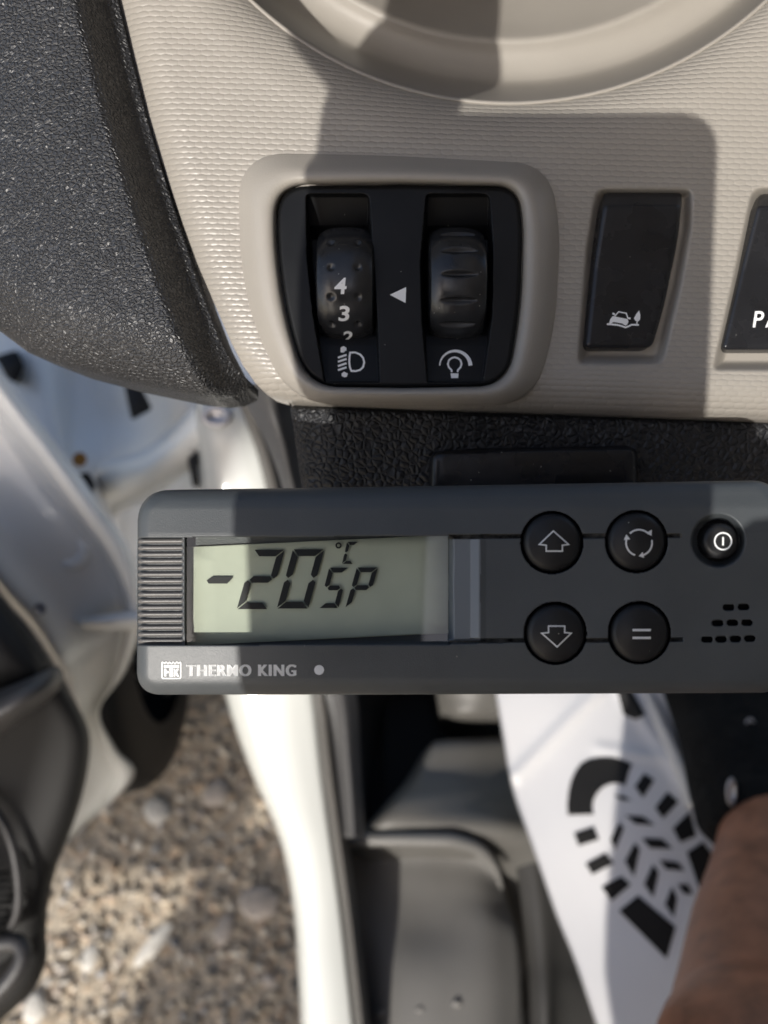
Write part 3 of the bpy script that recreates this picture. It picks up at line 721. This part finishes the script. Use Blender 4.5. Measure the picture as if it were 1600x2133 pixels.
obj('trim_panel', np.concatenate([V, base]), np.concatenate([F, SF]), None, dash, mats=['weave', 'beige'], fmat=np.concatenate([pick, np.zeros(k, int)]))
# round recess at the top
prof = [(800, -22), (788, -9), (786.5, -6.2), (784, -5.3), (780, -5.0), (776.5, -5.8), (774.5, -8), (769, -16), (763, -25), (757, -34), (751, -42), (745, -48.5), (739, -52), (732, -53.6), (715, -54.2), (690, -53.6), (670, -52.2), (660, -50.8), (653, -50.2), (647, -50.2), (641, -51), (632, -53), (600, -58), (560, -63), (480, -71), (300, -78), (20, -80)]
n = 220; A = np.linspace(math.radians(10), math.radians(170), n); P = np.array(prof)
Xr = 1060 + P[:, 0][None] * np.cos(A)[:, None]; Yr = -566 + P[:, 0][None] * np.sin(A)[:, None]
obj('round_recess', DB.L(Xr, Yr, P[:, 1][None] * mm + np.zeros_like(Xr)).reshape(-1, 3), grid_faces(n, len(P), 0, True), 'bowl', dash)
# charcoal side cover with a ridge
def cover_bottom(x): return np.interp(x, [-260, -120, 0, 60, 140, 250, 340, 400, 450, 485, 505, 520], [560, 622, 690, 735, 766, 795, 814, 826, 832, 829, 820, 812])
ny, nx = 150, 120
s = np.linspace(0, 1, ny); s = .6 * s + .4 * np.sin(s * math.pi / 2)
t = np.linspace(0, 1, nx); t = .5 * t + .5 * np.sin(t * math.pi / 2)
yr = -130 + (830 + 130) * s
xe = np.interp(yr, SEAM[:, 0], SEAM[:, 1]) + 3; xe = np.minimum(xe, 516)
X = -260 + (xe[:, None] + 260) * t[None]; Y = -130 + (cover_bottom(X) + 130) * s[:, None]
dl = xe[:, None] - X
Hc = 13 * mm - 14 * mm * ease((100 - dl) / 100) ** 1.0 - 9 * mm * np.clip((dl - 80) / 420, 0, 1) ** 1.5
db = cover_bottom(X) - Y
Hc = Hc - round_drop(db, 150, 24 * mm)
V = DB.L(X, Y, Hc).reshape(-1, 3); b = border(ny, nx); base = V[b].copy(); base[:, 2] -= .02; k = len(b); o = len(V); i = np.arange(k); j = (i + 1) % k
obj('side_cover', np.concatenate([V, base]), np.concatenate([grid_faces(ny, nx), np.stack([b[i], b[j], o + j, o + i], -1)]), 'leather', dash, label='charcoal grained vinyl side cover with a ridge')
# upper pad, above the picture, overhanging the panel
lo_ = DB.L(-400, -330, 0); hi_ = DB.L(2200, -700, 0)
slab('upper_pad', (lo_[0], lo_[1], -.05), (hi_[0], hi_[1] + .05, .10), 'leather', dash, (0, 0, 0), .015)
# unseen dark column, added to darken the round recess, just above the picture
q = circle(1060, -566, 470, 48); V = np.concatenate([DB.L(q[:, 0], q[:, 1], np.full(48, -78 * mm)), DB.L(q[:, 0], q[:, 1], np.full(48, -78 * mm)) * np.array([1, 1, 0]) + np.array([0, 0, .09])])
obj('shade_column', V, [(i, (i + 1) % 48, 48 + (i + 1) % 48, 48 + i) for i in range(48)] + [tuple(range(48, 96))], 'trim_black', dash)
# black lower cover under the panel
lowp = round_poly([(604, 845), (1760, 884), (1760, 1240), (660, 1240)], [6, 4, 10, 30], 5)
blob('lower_cover', DB, lowp, lambda x, y: (-13.5 - .03 * (y - 850) - 16 * ease((y - 1100) / 140)) * mm - .004 * ease((700 - x) / 90), 'lower', dash, 60, 40, (14, 4 * mm), .03)
blob('cover_flap', DB, round_poly([(896, 936), (1328, 928), (1334, 1180), (890, 1180)], [22, 22, 20, 20], 6), lambda x, y: (-9.5 - .012 * (y - 930)) * mm, 'black_gloss', dash, 50, 30, (20, 2.5 * mm), .006)

# ================================================================== DIAL SWITCH UNIT
unit = thing('dial_switch_unit', 'black switch plate with two thumb wheels in a raised beige surround', 'switch panel', DB)
OUT = round_poly([(492, 316), (800, 322), (1142, 340), (1170, 470), (1158, 690), (1110, 846), (860, 842), (610, 842), (530, 690), (500, 560)], [95, 60, 92, 60, 70, 100, 60, 80, 60, 60], 9)
def resample(poly, c, n):
    a = np.linspace(0, 2 * math.pi, n, endpoint=False); out = []
    P1 = np.roll(poly, -1, 0)
    for w in a:
        d = np.array([math.cos(w), math.sin(w)]); best = 0
        for p, q in zip(poly, P1):
            e = q - p; den = d[0] * e[1] - d[1] * e[0]
            if abs(den) < 1e-12: continue
            r = p - c; t_ = (r[0] * e[1] - r[1] * e[0]) / den; u_ = (r[0] * d[1] - r[1] * d[0]) / den
            if t_ > 0 and -1e-6 <= u_ <= 1 + 1e-6: best = max(best, t_)
        out.append(c + d * best)
    return np.array(out)
cc = np.array([835., 600.]); N = 240
Lo, Li = resample(OUT, cc, N), resample(FACE, cc, N)
dirs = (Li - cc) / np.linalg.norm(Li - cc, axis=1, keepdims=True)
prof = [(0, -12), (0, -1.2), (.03, .3), (.09, 1.2), (.18, 2.5), (.30, 4.0), (.42, 5.2), (.53, 6.0), (.64, 6.4), (.76, 6.3), (.85, 5.8), (.91, 5.0), (.955, 3.8), (.975, 2.2), (.98, -4)]
V = []
for tt, hh in prof:
    q = Lo + (Li + dirs * 1.5 - Lo) * tt
    V.append(DB.L(q[:, 0], q[:, 1], hh * mm))
V = np.concatenate(V); F = [(i * N + q, (i + 1) * N + q, (i + 1) * N + (q + 1) % N, i * N + (q + 1) % N) for i in range(len(prof) - 1) for q in range(N)]
obj('bezel', V, [f[::-1] for f in F], 'beige_rim', unit)
SLOT = [round_poly([(637, 403), (769, 403), (777, 520), (787, 660), (791, 797), (676, 797), (652, 660), (639, 540)], [9, 14, 5, 5, 3, 3, 5, 5], 5),
        round_poly([(888, 403), (1020, 403), (1028, 520), (1026, 660), (1006, 797), (890, 797), (878, 660), (876, 540)], [9, 14, 5, 5, 3, 3, 5, 5], 5)]
FH = 2.6 * mm                               # plate height above the panel plane
def plate_h(x, y):
    h = np.full(np.shape(x), FH) + 1.2 * mm * (1 - ((y - 600) / 260) ** 2)
    fl = np.interp(y, [395, 403, 410, 470, 500, 650, 700, 720, 796, 799], [0, -.5, -3.0, -9, -14, -14, -6.2, -5.0, -1.9, -1.4]) * mm
    for S_ in SLOT:
        e = sdf(x, y, S_)
        h = np.where(e > 0, h + np.maximum(fl, -e * 1.3 * mm) , h)
    return h
blob('faceplate', DB, FACE, plate_h, 'black', unit, 300, 260, (9, 1.6 * mm), .006)
def thumb_wheel(cx, kind):
    RW, cyc, half = 18.0 * mm, 585, 60      # radius, centre row, half width in pixels
    zc = -9.5 * mm
    k = D0 / FPX
    th = np.linspace(math.radians(-72), math.radians(72), 150); u = np.linspace(-1, 1, 60); u = np.sin(u * math.pi / 2)
    TH, U = np.meshgrid(th, u, indexing='ij')
    def radius(TH, U):
        r = RW - 2.2 * mm * np.abs(U) ** 3.2 - 2.2 * mm * np.clip((np.abs(U) - .93) / .07, 0, 1) ** 2
        if kind == 'dots':
            for a in range(-3, 3):
                for uu in (-.45, .45):
                    d = np.hypot((TH - math.radians(26 * a + 30)) * RW, (U - uu) * half * k)
                    r = r - .75 * mm * ease(1 - d / (1.45 * mm))
        else:
            for a in range(-4, 5):
                tt_ = (TH - math.radians(23 * a + 21)) * RW
                w_ = 1.35 * mm * np.sqrt(np.clip(1 - (U / .62) ** 2, 0, 1)) + 1e-6
                r = r - 1.0 * mm * ease(1 - np.abs(tt_) / w_) * np.clip(1 - (U / .62) ** 2, 0, 1) ** .5
        return r
    R_ = radius(TH, U)
    c0 = DB.L(cx, cyc, 0)
    def pos(TH, U, R_): return np.stack([c0[0] + U * half * k, c0[1] + R_ * np.sin(TH), zc + R_ * np.cos(TH)], -1)
    V = pos(TH, U, R_).reshape(-1, 3); F = grid_faces(150, 60, 0, True)
    L_ = [j * 60 for j in range(150)]; Rr = [j * 60 + 59 for j in range(150)]; o = len(V)
    V = np.concatenate([V, pos(th, np.full(150, -1.), np.full(150, .004)), pos(th, np.full(150, 1.), np.full(150, .004))])
    F = [tuple(f) for f in F] + [(L_[j], L_[j + 1], o + j + 1, o + j) for j in range(149)] + [(Rr[j + 1], Rr[j], o + 150 + j, o + 150 + j + 1) for j in range(149)]
    w = obj('thumb_wheel', V, F, 'wheel', unit, label='black thumb wheel with small dimples and white numbers' if kind == 'dots' else 'black thumb wheel with lens-shaped grooves')
    return w, pos, radius, k, half, RW, c0
w1, pos, radius, kpx, half, RW, c0 = thumb_wheel(720, 'dots')
thumb_wheel(952, 'grooves')
for s_, cxp, a0, hgt, wid in (('4', 713, -12.5, 4.4, 3.4), ('3', 719, -37, 4.6, 3.0), ('2', 725, -62.5, 4.6, 2.9)):
    V = []; F = []
    for tri in text_polys(s_, -wid / 2, -hgt / 2, wid / 2, hgt / 2, .025):
        o = len(V)
        for x, y in tri:
            U_ = (cxp - 720 + x * mm / kpx + (-y) * .12 * mm / kpx) / half; TH_ = math.radians(a0) - y * mm / RW
            V.append(pos(np.array(TH_), np.array(U_), np.array(RW - 2.2 * mm * abs(U_) ** 3.2 + .00012)))
        F.append((o, o + 1, o + 2))
    obj('number', V, F, 'white_print', w1, smooth=False)
decal('arrow_mark', DB, [np.array([(812, 614), (846, 598), (845, 631)])], plate_h, 'white_print', unit)
# headlight levelling symbol and dimmer symbol (pixels of a 4x enlargement)
z4 = lambda p: np.stack([640 + np.asarray(p, float)[:, 0] / 4, 440 + np.asarray(p, float)[:, 1] / 4], 1)
def icon_h(x, y): return plate_h(x, y)
ic = []
for y in (1212, 1246, 1282, 1316): ic += stroke(z4([(256, y + 8), (328, y - 16)]), 4.2)
ic.append(z4([(278, 1138), (302, 1123), (326, 1136), (328, 1166), (320, 1160), (304, 1178), (278, 1175)]))
ic.append(z4([(286, 1352), (308, 1336), (324, 1345), (340, 1352), (330, 1380), (312, 1384), (288, 1374)]))
ic += stroke(z4([(358, 1178), (400, 1176), (440, 1192), (466, 1222), (475, 1258), (466, 1298), (440, 1322), (405, 1332), (368, 1330), (356, 1300), (350, 1255), (352, 1210)]), 4.0, True)
decal('headlight_icon', DB, ic, icon_h, 'white_print', unit, .0002)
ic = []
arc = [(1232 + 128 * math.cos(a), 1290 + 126 * math.sin(a)) for a in np.linspace(math.radians(182), math.radians(358), 26)]
ic += stroke(z4(arc), np.linspace(2.8, 8.4, 26))
bulb = [(1205, 1340), (1202, 1322), (1180, 1300), (1172, 1272), (1182, 1240), (1205, 1222), (1230, 1217), (1256, 1224), (1278, 1242), (1286, 1272), (1278, 1300), (1256, 1322), (1253, 1340)]
ic += stroke(z4(bulb), 3.8); ic.append(z4([(1194, 1350), (1262, 1350), (1258, 1390), (1200, 1390)]))
decal('dimmer_icon', DB, ic, icon_h, 'white_print', unit, .0002)

# ================================================================== ROCKER SWITCHES
def rocker(poly, ridge, label):
    r = thing('rocker_switch', label, 'switch', DB, 'rocker switches')
    def h(x, y): return (np.interp(y, [398, ridge - 3, ridge + 3, 560, 726], [-2.0, 2.7, 2.8, .6, .4])) * mm
    blob('rocker_cap', DB, poly, lambda x, y: h(x, y), 'rocker', r, 70, 110, (13, 1.5 * mm), .006)
    return r, h
ROCK = round_poly([(1259, 401), (1422, 401), (1412, 500), (1383, 640), (1358, 725), (1217, 725), (1236, 545)], [10, 12, 20, 30, 14, 12, 20], 6)
r1, rh = rocker(ROCK, 431, 'black rocker switch with a white tilted car and tree symbol')
c2 = lambda p: np.stack([1100 + np.asarray(p, float)[:, 0] / 3.2, 300 + np.asarray(p, float)[:, 1] / 3.2], 1)
ic = [c2([(540, 1195), (548, 1168), (566, 1146), (580, 1150), (662, 1166), (670, 1182), (664, 1200), (652, 1210), (640, 1205), (628, 1196), (570, 1186), (552, 1198)])]
ic += stroke(c2([(578, 1148), (604, 1118), (655, 1128), (668, 1165)]), 2.6); ic += stroke(c2([(563, 1128), (580, 1136)]), 4); ic += stroke(c2([(668, 1160), (684, 1163)]), 4)
ic += stroke(c2([(526, 1200), (560, 1202), (600, 1206), (628, 1214), (650, 1222), (672, 1214), (692, 1204), (740, 1206)]), 3.6)
ic.append(c2([(741, 1108), (749, 1140), (747, 1170), (735, 1182), (715, 1178), (706, 1162), (722, 1132)])); ic += stroke(c2([(727, 1176), (726, 1206)]), 2.6)
decal('off_road_icon', DB, ic, rh, 'white_print', r1, .0002)
ROCK2 = round_poly([(1582, 404), (1752, 404), (1742, 500), (1704, 640), (1672, 729), (1502, 729), (1546, 545)], [10, 12, 20, 30, 14, 12, 20], 6)
r2, rh2 = rocker(ROCK2, 434, 'rocker switch lettered P at the right edge of the dashboard')
decal('lettering', DB, text_polys('P', 1568, 648, 1592, 682, .012, .16), rh2, 'white_print', r2, .0002)
decal('lettering', DB, text_polys('A', 1594, 648, 1620, 682, .012, .16), rh2, 'white_print', r2, .0002)

# ================================================================== TEMPERATURE CONTROLLER
CF = Frame(950, 1230, .18, yaw=-2.2, roll=.55)
ctl = thing('temperature_controller', 'slate grey refrigeration controller with display reading minus 20 and round buttons', 'controller', CF)
BODY = round_poly([(287, 1021), (800, 1014), (1622, 1000), (1630, 1220), (1626, 1443), (800, 1447), (285, 1447), (286, 1230)], [62, 5, 52, 5, 40, 5, 46, 5], 10)
c5 = lambda p: np.stack([900 + np.asarray(p, float)[:, 0] / 2.2857, 980 + np.asarray(p, float)[:, 1] / 2.2857], 1)
BTN = [(1150, 1130, 61), (1326, 1128, 61), (1157, 1319, 61), (1332, 1318, 61)]
PWR = (1496, 1126, 58)
SLOTS = [(1518, 1265), (1549, 1264.5), (1495, 1298), (1526, 1297.5), (1556, 1297), (1473, 1332), (1502, 1331.5), (1532, 1331), (1562, 1330)]
WIN = np.array([(390, 1119), (932, 1116), (932, 1341), (390, 1343)], float)
def body_h(x, y):
    h = np.zeros(np.shape(x))
    ytop = 1119 - .0055 * (x - 390); ybot = 1344 - .004 * (x - 390)
    inside = (y > ytop) & (y < ybot)
    # middle channel falls away towards the window, ramp at its right
    chan = np.interp(x, [280, 379, 380, 385.5, 387, 932, 945, 980, 998, 1012, 1700], [-2.7, -2.7, -1.9, -1.9, -6.2, -6.2, -1.5, -.9, .25, 0, 0]) * mm
    h = np.where(inside, chan, h)
    for gy in (1118.0, 1334.0):                              # two narrow grooves
        gyy = gy - .005 * (x - 935) + (1 if gy > 1200 else 0)
        h = np.where((np.abs(y - gyy) < 4.2) & (x > 934) & (x < 1416 + (6 if gy > 1200 else 0)), -2.0 * mm, h)
    for bx, by, r in BTN: h = np.where(np.hypot(x - bx, y - by) < r + 4, -3.5 * mm, h)
    d = np.hypot(x - PWR[0], y - PWR[1]); h = np.where(d < PWR[2], -4.2 * mm * ease((PWR[2] - d) / 16) , h)
    for sx, sy in SLOTS:
        e = np.hypot(np.maximum(np.abs(x - sx) - 5.5, 0), y - sy)
        h = np.where(e < 6.2, -2.5 * mm, h)
    return h - 1.1 * mm * ease((1062 - y) / 46) - np.clip(1110 - y, 0, 200) * .008 * mm - np.clip(y - 1348, 0, 200) * .009 * mm - .8 * mm * ease((y - 1410) / 40)
def body_pick(x, y):
    p = np.zeros(len(x), int)
    for sx, sy in SLOTS: p = np.where(np.hypot(np.maximum(np.abs(x - sx) - 5.5, 0), y - sy) < 6.4, 1, p)
    for bx, by, r in BTN: p = np.where(np.hypot(x - bx, y - by) < r + 5, 1, p)
    p = np.where(np.hypot(x - PWR[0], y - PWR[1]) < PWR[2] - 14, 1, p)
    for gy in (1118.0, 1335.0): p = np.where((np.abs(y - gy + .005 * (x - 935)) < 4.4) & (x > 936) & (x < 1420) & (p == 0), 3, p)
    p = np.where((x > 934) & (x < 1001) & (y > 1124) & (y < 1334), 2, p)
    return p
blob('housing', CF, BODY, body_h, 'housing', ctl, 760, 300, (26, 2.8 * mm), .016, mats=['housing', 'housing_dark', 'housing_ramp', 'dust'], pick=body_pick)
blob('mounting_bracket', CF, round_poly([(900, 1120), (1300, 1115), (1300, 1330), (900, 1335)], 10, 3), -.020, 'black_matte', ctl, 6, 6, (0, 0), .05)
# ribbed grip at the left end
for k in range(16):
    yy = 1127 + 13.85 * k
    x0, x1 = 287.5 + .3 * math.sin(k), 381
    nn, mseg = 22, 14
    V = []
    for a in range(nn):
        t_ = a / (nn - 1); xx = x0 + (x1 - x0) * t_
        endr = math.sqrt(max(0.02, 1 - max(0, 1 - t_ * (x1 - x0) / 9) ** 2))
        for q in range(mseg):
            w_ = 2 * math.pi * q / mseg
            V.append(CF.L(xx, yy - .0055 * (xx - 390) - 5.2 * math.cos(w_) * (.7 + .3 * endr), (-2.6 + .95 * math.sin(w_)) * mm - (1 - endr) * 2.2 * mm))
    F = [(a * mseg + q, a * mseg + (q + 1) % mseg, (a + 1) * mseg + (q + 1) % mseg, (a + 1) * mseg + q) for a in range(nn - 1) for q in range(mseg)] + [tuple(range(mseg)), tuple((nn - 1) * mseg + q for q in range(mseg))[::-1]]
    obj('grip_rib', V, [f[::-1] for f in F], 'grip', ctl)
# display
LCDH = -5.4 * mm
disp = blob('display', CF, np.array([(388, 1117.5), (934, 1114.5), (934, 1342.5), (388, 1344.5)]), LCDH, 'lcd', ctl, 8, 8, (0, 0), .0006)
c4 = lambda p: np.stack([250 + np.asarray(p, float)[:, 0] / 2.2535, 980 + np.asarray(p, float)[:, 1] / 2.2535], 1)
def seg(poly, label=None): decal('display_segment', CF, [c4(poly)], LCDH + .5 * mm, 'segment', disp, label=label)
seg([(406, 516), (432, 498), (527, 498), (522, 512), (503, 531), (416, 531)])
def digit(tl, w, h, t, skew, on):
    g_ = t * .12; H2 = h / 2
    U = {'a': [(g_, 0), (w - g_, 0), (w - t - g_, t), (t + g_, t)],
         'd': [(t + g_, h - t), (w - t - g_, h - t), (w - g_, h), (g_, h)],
         'f': [(0, g_), (t, t + g_), (t, H2 - t / 2 - g_), (t * .45, H2 - g_), (0, H2 - t * .5)],
         'b': [(w, g_), (w - t, t + g_), (w - t, H2 - t / 2 - g_), (w - t * .45, H2 - g_), (w, H2 - t * .5)],
         'e': [(0, h - g_), (t, h - t - g_), (t, H2 + t / 2 + g_), (t * .45, H2 + g_), (0, H2 + t * .5)],
         'c': [(w, h - g_), (w - t, h - t - g_), (w - t, H2 + t / 2 + g_), (w - t * .45, H2 + g_), (w, H2 + t * .5)],
         'g': [(g_ + t * .55, H2), (t + g_, H2 - t / 2), (w - t - g_, H2 - t / 2), (w - g_ - t * .55, H2), (w - t - g_, H2 + t / 2), (t + g_, H2 + t / 2)]}
    for s_ in on: seg([(tl[0] + x - skew * y / h, tl[1] + y) for x, y in U[s_]])
digit((628, 372), 146, 279, 31, 80, 'abged')
digit((812, 370), 148, 278, 32, 76, 'abcdef')
digit((982, 456), 92, 190, 23, 48, 'afgcd')
digit((1112, 455), 100, 190, 23, 54, 'abfge')
digit((1066, 335), 52, 104, 15, 24, 'afed')
decal('display_segment', CF, stroke(c4([(1026 + 11 * math.cos(a), 352 + 11 * math.sin(a)) for a in np.linspace(0, 2 * math.pi, 17)[:-1]]), 3.4, True), LCDH + .5 * mm, 'segment', disp)
q = np.array([(389, 1118.2), (933, 1115.2), (933, 1341.5), (389, 1343.5)]); pw = CF.L(q[:, 0], q[:, 1], np.full(4, -2.6 * mm))
obj('display_window', pw, [(3, 2, 1, 0)], 'pane', ctl, smooth=False)
# round buttons with symbols
def button(bx, by, r, polys, w=None):
    P = circle(bx, by, r, 64)
    hb = lambda x, y: (1.7 - 1.3 * ((x - bx) ** 2 + (y - by) ** 2) / r ** 2) * mm
    bt = blob('button', CF, P, hb, 'button', ctl, 50, 50, (14, 1.4 * mm), .004)
    decal('button_icon', CF, polys, hb, 'grey_print', bt, .00025)
lw = 3.0
button(*BTN[0], stroke(c5([(578, 288), (650, 352), (621, 356), (621, 384), (544, 384), (544, 356), (511, 352)]), lw, True))
button(*BTN[2], stroke(c5([(596, 840), (663, 775), (632, 772), (632, 741), (555, 741), (555, 772), (522, 775)]), lw, True))
ic = []
for a0, a1 in ((205, 305), (328, 425), (88, 185)):
    ic += stroke(c5([(986 + 62 * math.cos(a), 344 + 62 * math.sin(a)) for a in np.radians(np.linspace(a0 + 20, a1 + 12, 14))]), 3.6)
arr = lambda tip, ang, s_: c5([(tip[0], tip[1]), (tip[0] - s_ * math.cos(ang - .55), tip[1] - s_ * math.sin(ang - .55)), (tip[0] - s_ * math.cos(ang + .55), tip[1] - s_ * math.sin(ang + .55))])
ic += [arr((1046, 312), math.radians(60), 30), arr((984, 408), math.radians(165), 28), arr((926, 304), math.radians(-95), 30)]
button(*BTN[1], ic)
button(*BTN[3], stroke(c5([(955, 760), (1042, 760)]), 4.8) + stroke(c5([(955, 797), (1042, 797)]), 4.8))
P = circle(PWR[0] + 4, PWR[1] + 1, 37, 48)
hb = lambda x, y: np.full(np.shape(x), .6 * mm)
pb = blob('power_button', CF, P, hb, 'button', ctl, 40, 40, (13, 1.5 * mm), .006, label='small recessed power button')
pc = c5([(1386, 337)])[0]
decal('button_icon', CF, stroke([(pc[0] + 17.5 * math.cos(a), pc[1] + 17.5 * math.sin(a)) for a in np.linspace(0, 2 * math.pi, 33)[:-1]], 3.2, True) + stroke([(pc[0], pc[1] - 9), (pc[0], pc[1] + 9)], 3.6), hb, 'white_print', pb, .0002)
# lettering and badge
z8 = lambda p: np.stack([320 + np.asarray(p, float)[:, 0] / 4.2105, 1360 + np.asarray(p, float)[:, 1] / 4.2105], 1)
tk = text_polys('THERMO KING', 389.5, 1384.2, 616, 1408.6, .012)
decal('lettering', CF, [q + np.array([dx, 0]) for dx in (-1.5, -.75, 0, .75, 1.5) for q in tk], body_h, 'white_print', ctl, .00015)
badge = stroke(z8([(74, 84), (74, 214), (82, 224), (230, 224), (239, 214), (239, 84)]), 2.4)
badge += stroke(z8([(74, 78), (96, 92), (110, 80), (126, 96), (141, 82), (157, 96), (172, 80), (188, 96), (204, 80), (218, 92), (239, 78)]), 2.2)
badge += [z8([(90, 106), (224, 106), (224, 130), (90, 130)]), z8([(140, 134), (172, 134), (172, 210), (140, 210)]), z8([(92, 138), (112, 138), (112, 158), (132, 158), (132, 178), (112, 178), (112, 206), (92, 206)]),
          z8([(178, 138), (190, 138), (190, 160), (204, 138), (224, 138), (206, 168), (226, 208), (204, 208), (190, 180), (190, 208), (178, 208)])]
decal('badge', CF, badge, body_h, 'white_print', ctl, .00015)
decal('indicator_dot', CF, [circle(664.8, 1395.6, 10.3, 32)], body_h, 'grey_print', ctl, .00015)

# ================================================================== PERSON (lower leg with shoe, raised hand) AND PHONE
PF = WorldFrame(cam2world(unproj(1560, 1720, .62)))
person = thing('person', 'bare brown lower leg in a black shoe resting on the white mat', 'person', PF)
def limb(name, chain, m, parent, sub=2):
    me = bpy.data.meshes.new(name)
    me.from_pydata([tuple(p) for p, r, q in chain], [(q, i) for i, (p, r, q) in enumerate(chain) if q is not None], [])
    ob = bpy.data.objects.new(name, me); COL.objects.link(ob); ob.parent = parent
    ob.modifiers.new('skin', 'SKIN'); 
    for i, (p, r, q) in enumerate(chain):
        me.skin_vertices[0].data[i].radius = (r, r); me.skin_vertices[0].data[i].use_root = (i == 0)
    s_ = ob.modifiers.new('subdivision', 'SUBSURF'); s_.levels = sub; s_.render_levels = sub
    me.materials.append(M[m])
    dg = bpy.context.evaluated_depsgraph_get(); ev = bpy.data.meshes.new_from_object(ob.evaluated_get(dg))
    ob.modifiers.clear(); ob.data = ev; ev.name = name
    ev.polygons.foreach_set('use_smooth', np.ones(len(ev.polygons), dtype=bool))
    if not ev.materials: ev.materials.append(M[m])
    return ob
C3 = lambda x, y, z: PF.cam(np.array([x, y, z]))
tube('body', [PF.P(1580, 1690, .655), PF.P(1608, 1735, .62), PF.P(1612, 1790, .585), PF.P(1606, 1870, .55), PF.P(1600, 1970, .51), PF.P(1598, 2080, .475), PF.P(1600, 2200, .435), PF.P(1620, 2330, .39),
              C3(.245, -.345, -.33), C3(.26, -.39, -.22), C3(.27, -.42, -.08), C3(.28, -.44, .08), C3(.29, -.45, .2)], [.034, .040, .042, .045, .050, .053, .056, .060, .066, .074, .082, .088, .09], 'skin', person, 28, 6)
# shoe: elliptical sections from the collar to the toe
secs = [((1580, 1760, .615), .040, .034), ((1576, 1730, .625), .049, .045), ((1566, 1670, .65), .052, .048), ((1548, 1590, .675), .052, .046), ((1528, 1510, .705), .055, .042), ((1505, 1430, .73), .058, .038), ((1480, 1350, .755), .055, .034), ((1462, 1290, .775), .040, .026), ((1455, 1265, .78), .012, .010)]
ns = 28; V = []
ctrs = np.array([PF.P(*c) for c, a, bb in secs]); cs = catmull(ctrs, 5); ra = np.interp(np.linspace(0, 1, len(cs)), np.linspace(0, 1, len(secs)), [a for _, a, _ in secs]); rb = np.interp(np.linspace(0, 1, len(cs)), np.linspace(0, 1, len(secs)), [q for _, _, q in secs])
Tn = np.gradient(cs, axis=0); Tn /= np.linalg.norm(Tn, axis=1, keepdims=True)
for p, t_, a, q in zip(cs, Tn, ra, rb):
    sx = np.cross(t_, [0, 0, 1.]); sx /= np.linalg.norm(sx); uz = np.cross(sx, t_)
    for i in range(ns):
        w_ = 2 * math.pi * i / ns; V.append(p + a * math.cos(w_) * sx + q * (math.sin(w_) if math.sin(w_) > 0 else .8 * math.sin(w_)) * uz)
F = [(i * ns + q, i * ns + (q + 1) % ns, (i + 1) * ns + (q + 1) % ns, (i + 1) * ns + q) for i in range(len(cs) - 1) for q in range(ns)] + [tuple(range(ns))[::-1], tuple((len(cs) - 1) * ns + q for q in range(ns))]
shoe = obj('shoe', V, F, 'shoe', person, label='black leather shoe')
tube('sole', [PF.P(1446, 1680, .69), PF.P(1434, 1640, .70), PF.P(1404, 1570, .72), PF.P(1372, 1500, .74), PF.P(1340, 1430, .76), PF.P(1325, 1370, .775)], .007, 'sole', shoe, 10, 5)
for px, py, d, ry_ in ((1563, 1510, .655, 14), (1524, 1650, .605, 30)): disc('eyelet', PF, px, py, d, 11, 'steel', shoe, .01, ry=ry_)

HF = WorldFrame(CAM)
# raised left hand round the phone's edge, its shadow falls on the dashboard
H = lambda x, y, z: HF.cam(np.array([x, y, z]) * mm) + HF.loc - PF.loc
hand = [(H(-95, -60, 20), .0235, None), (H(-94, -28, 20), .0215, 0), (H(-86, 2, 18), .021, 1)]
for p0, p1, p2, r0 in (((-100, 22), (-111, 34), (-121, 43), .0105), ((-95, 28), (-102, 52), (-106, 84), .0115), ((-82, 28), (-85, 52), (-88, 88), .0115)):
    n0 = len(hand)
    hand += [(H(*p0, 18), r0, 2), (H(*p1, 19), r0, n0), (H(*p2, 20), r0 * .9, n0 + 1)]
hand += [(H(-91, -100, 22), .025, 0)]; n0 = len(hand) - 1
hand += [(H(-90, -145, 26), .026, n0), (H(-92, -300, 60), .034, n0 + 1), (H(-96, -480, 110), .042, n0 + 2)]
limb('raised_arm', hand, 'skin', person)
# the other hand steadies the phone's lower right corner
hand = [(H(30, -124, 22), .036, None), (H(36, -175, 30), .032, 0), (H(26, -320, 40), .050, 1), (H(8, -520, 45), .078, 2), (H(0, -760, 50), .092, 3), (H(14, -110, 16), .025, 0), (H(-2, -106, 16), .020, 5), (H(20, -145, 16), .018, 0), (H(0, -142, 16), .016, 7)]
limb('steadying_arm', hand, 'skin', person)
PH = Frame(800, 1066.5, .2)     # phone lies just behind the lens plane
def phone():
    ph = thing('phone', 'dark phone held up by the hand, casting its rounded shadow', 'phone', WorldFrame(CAM))
    out = round_poly([(-74, 12.5), (7.5, 12.5), (1.5, -140), (-78, -140)], [2, 11, 11, 11], 8)
    nn = len(out); V = []
    for z, ins in ((4.5, 1.0), (5.2, 0), (11.5, 0), (12.2, 1.0)):
        c = out.mean(0); q = c + (out - c) * (1 - ins / 75)
        for x, y in q: V.append(cam2world(np.array([x, y, z]) * mm) - CAMN)
    F = [(k * nn + i, k * nn + (i + 1) % nn, (k + 1) * nn + (i + 1) % nn, (k + 1) * nn + i) for k in range(3) for i in range(nn)] + [tuple(range(nn))[::-1], tuple(3 * nn + i for i in range(nn))]
    obj('phone_body', V, F, 'phone', ph, smooth=False)
phone()
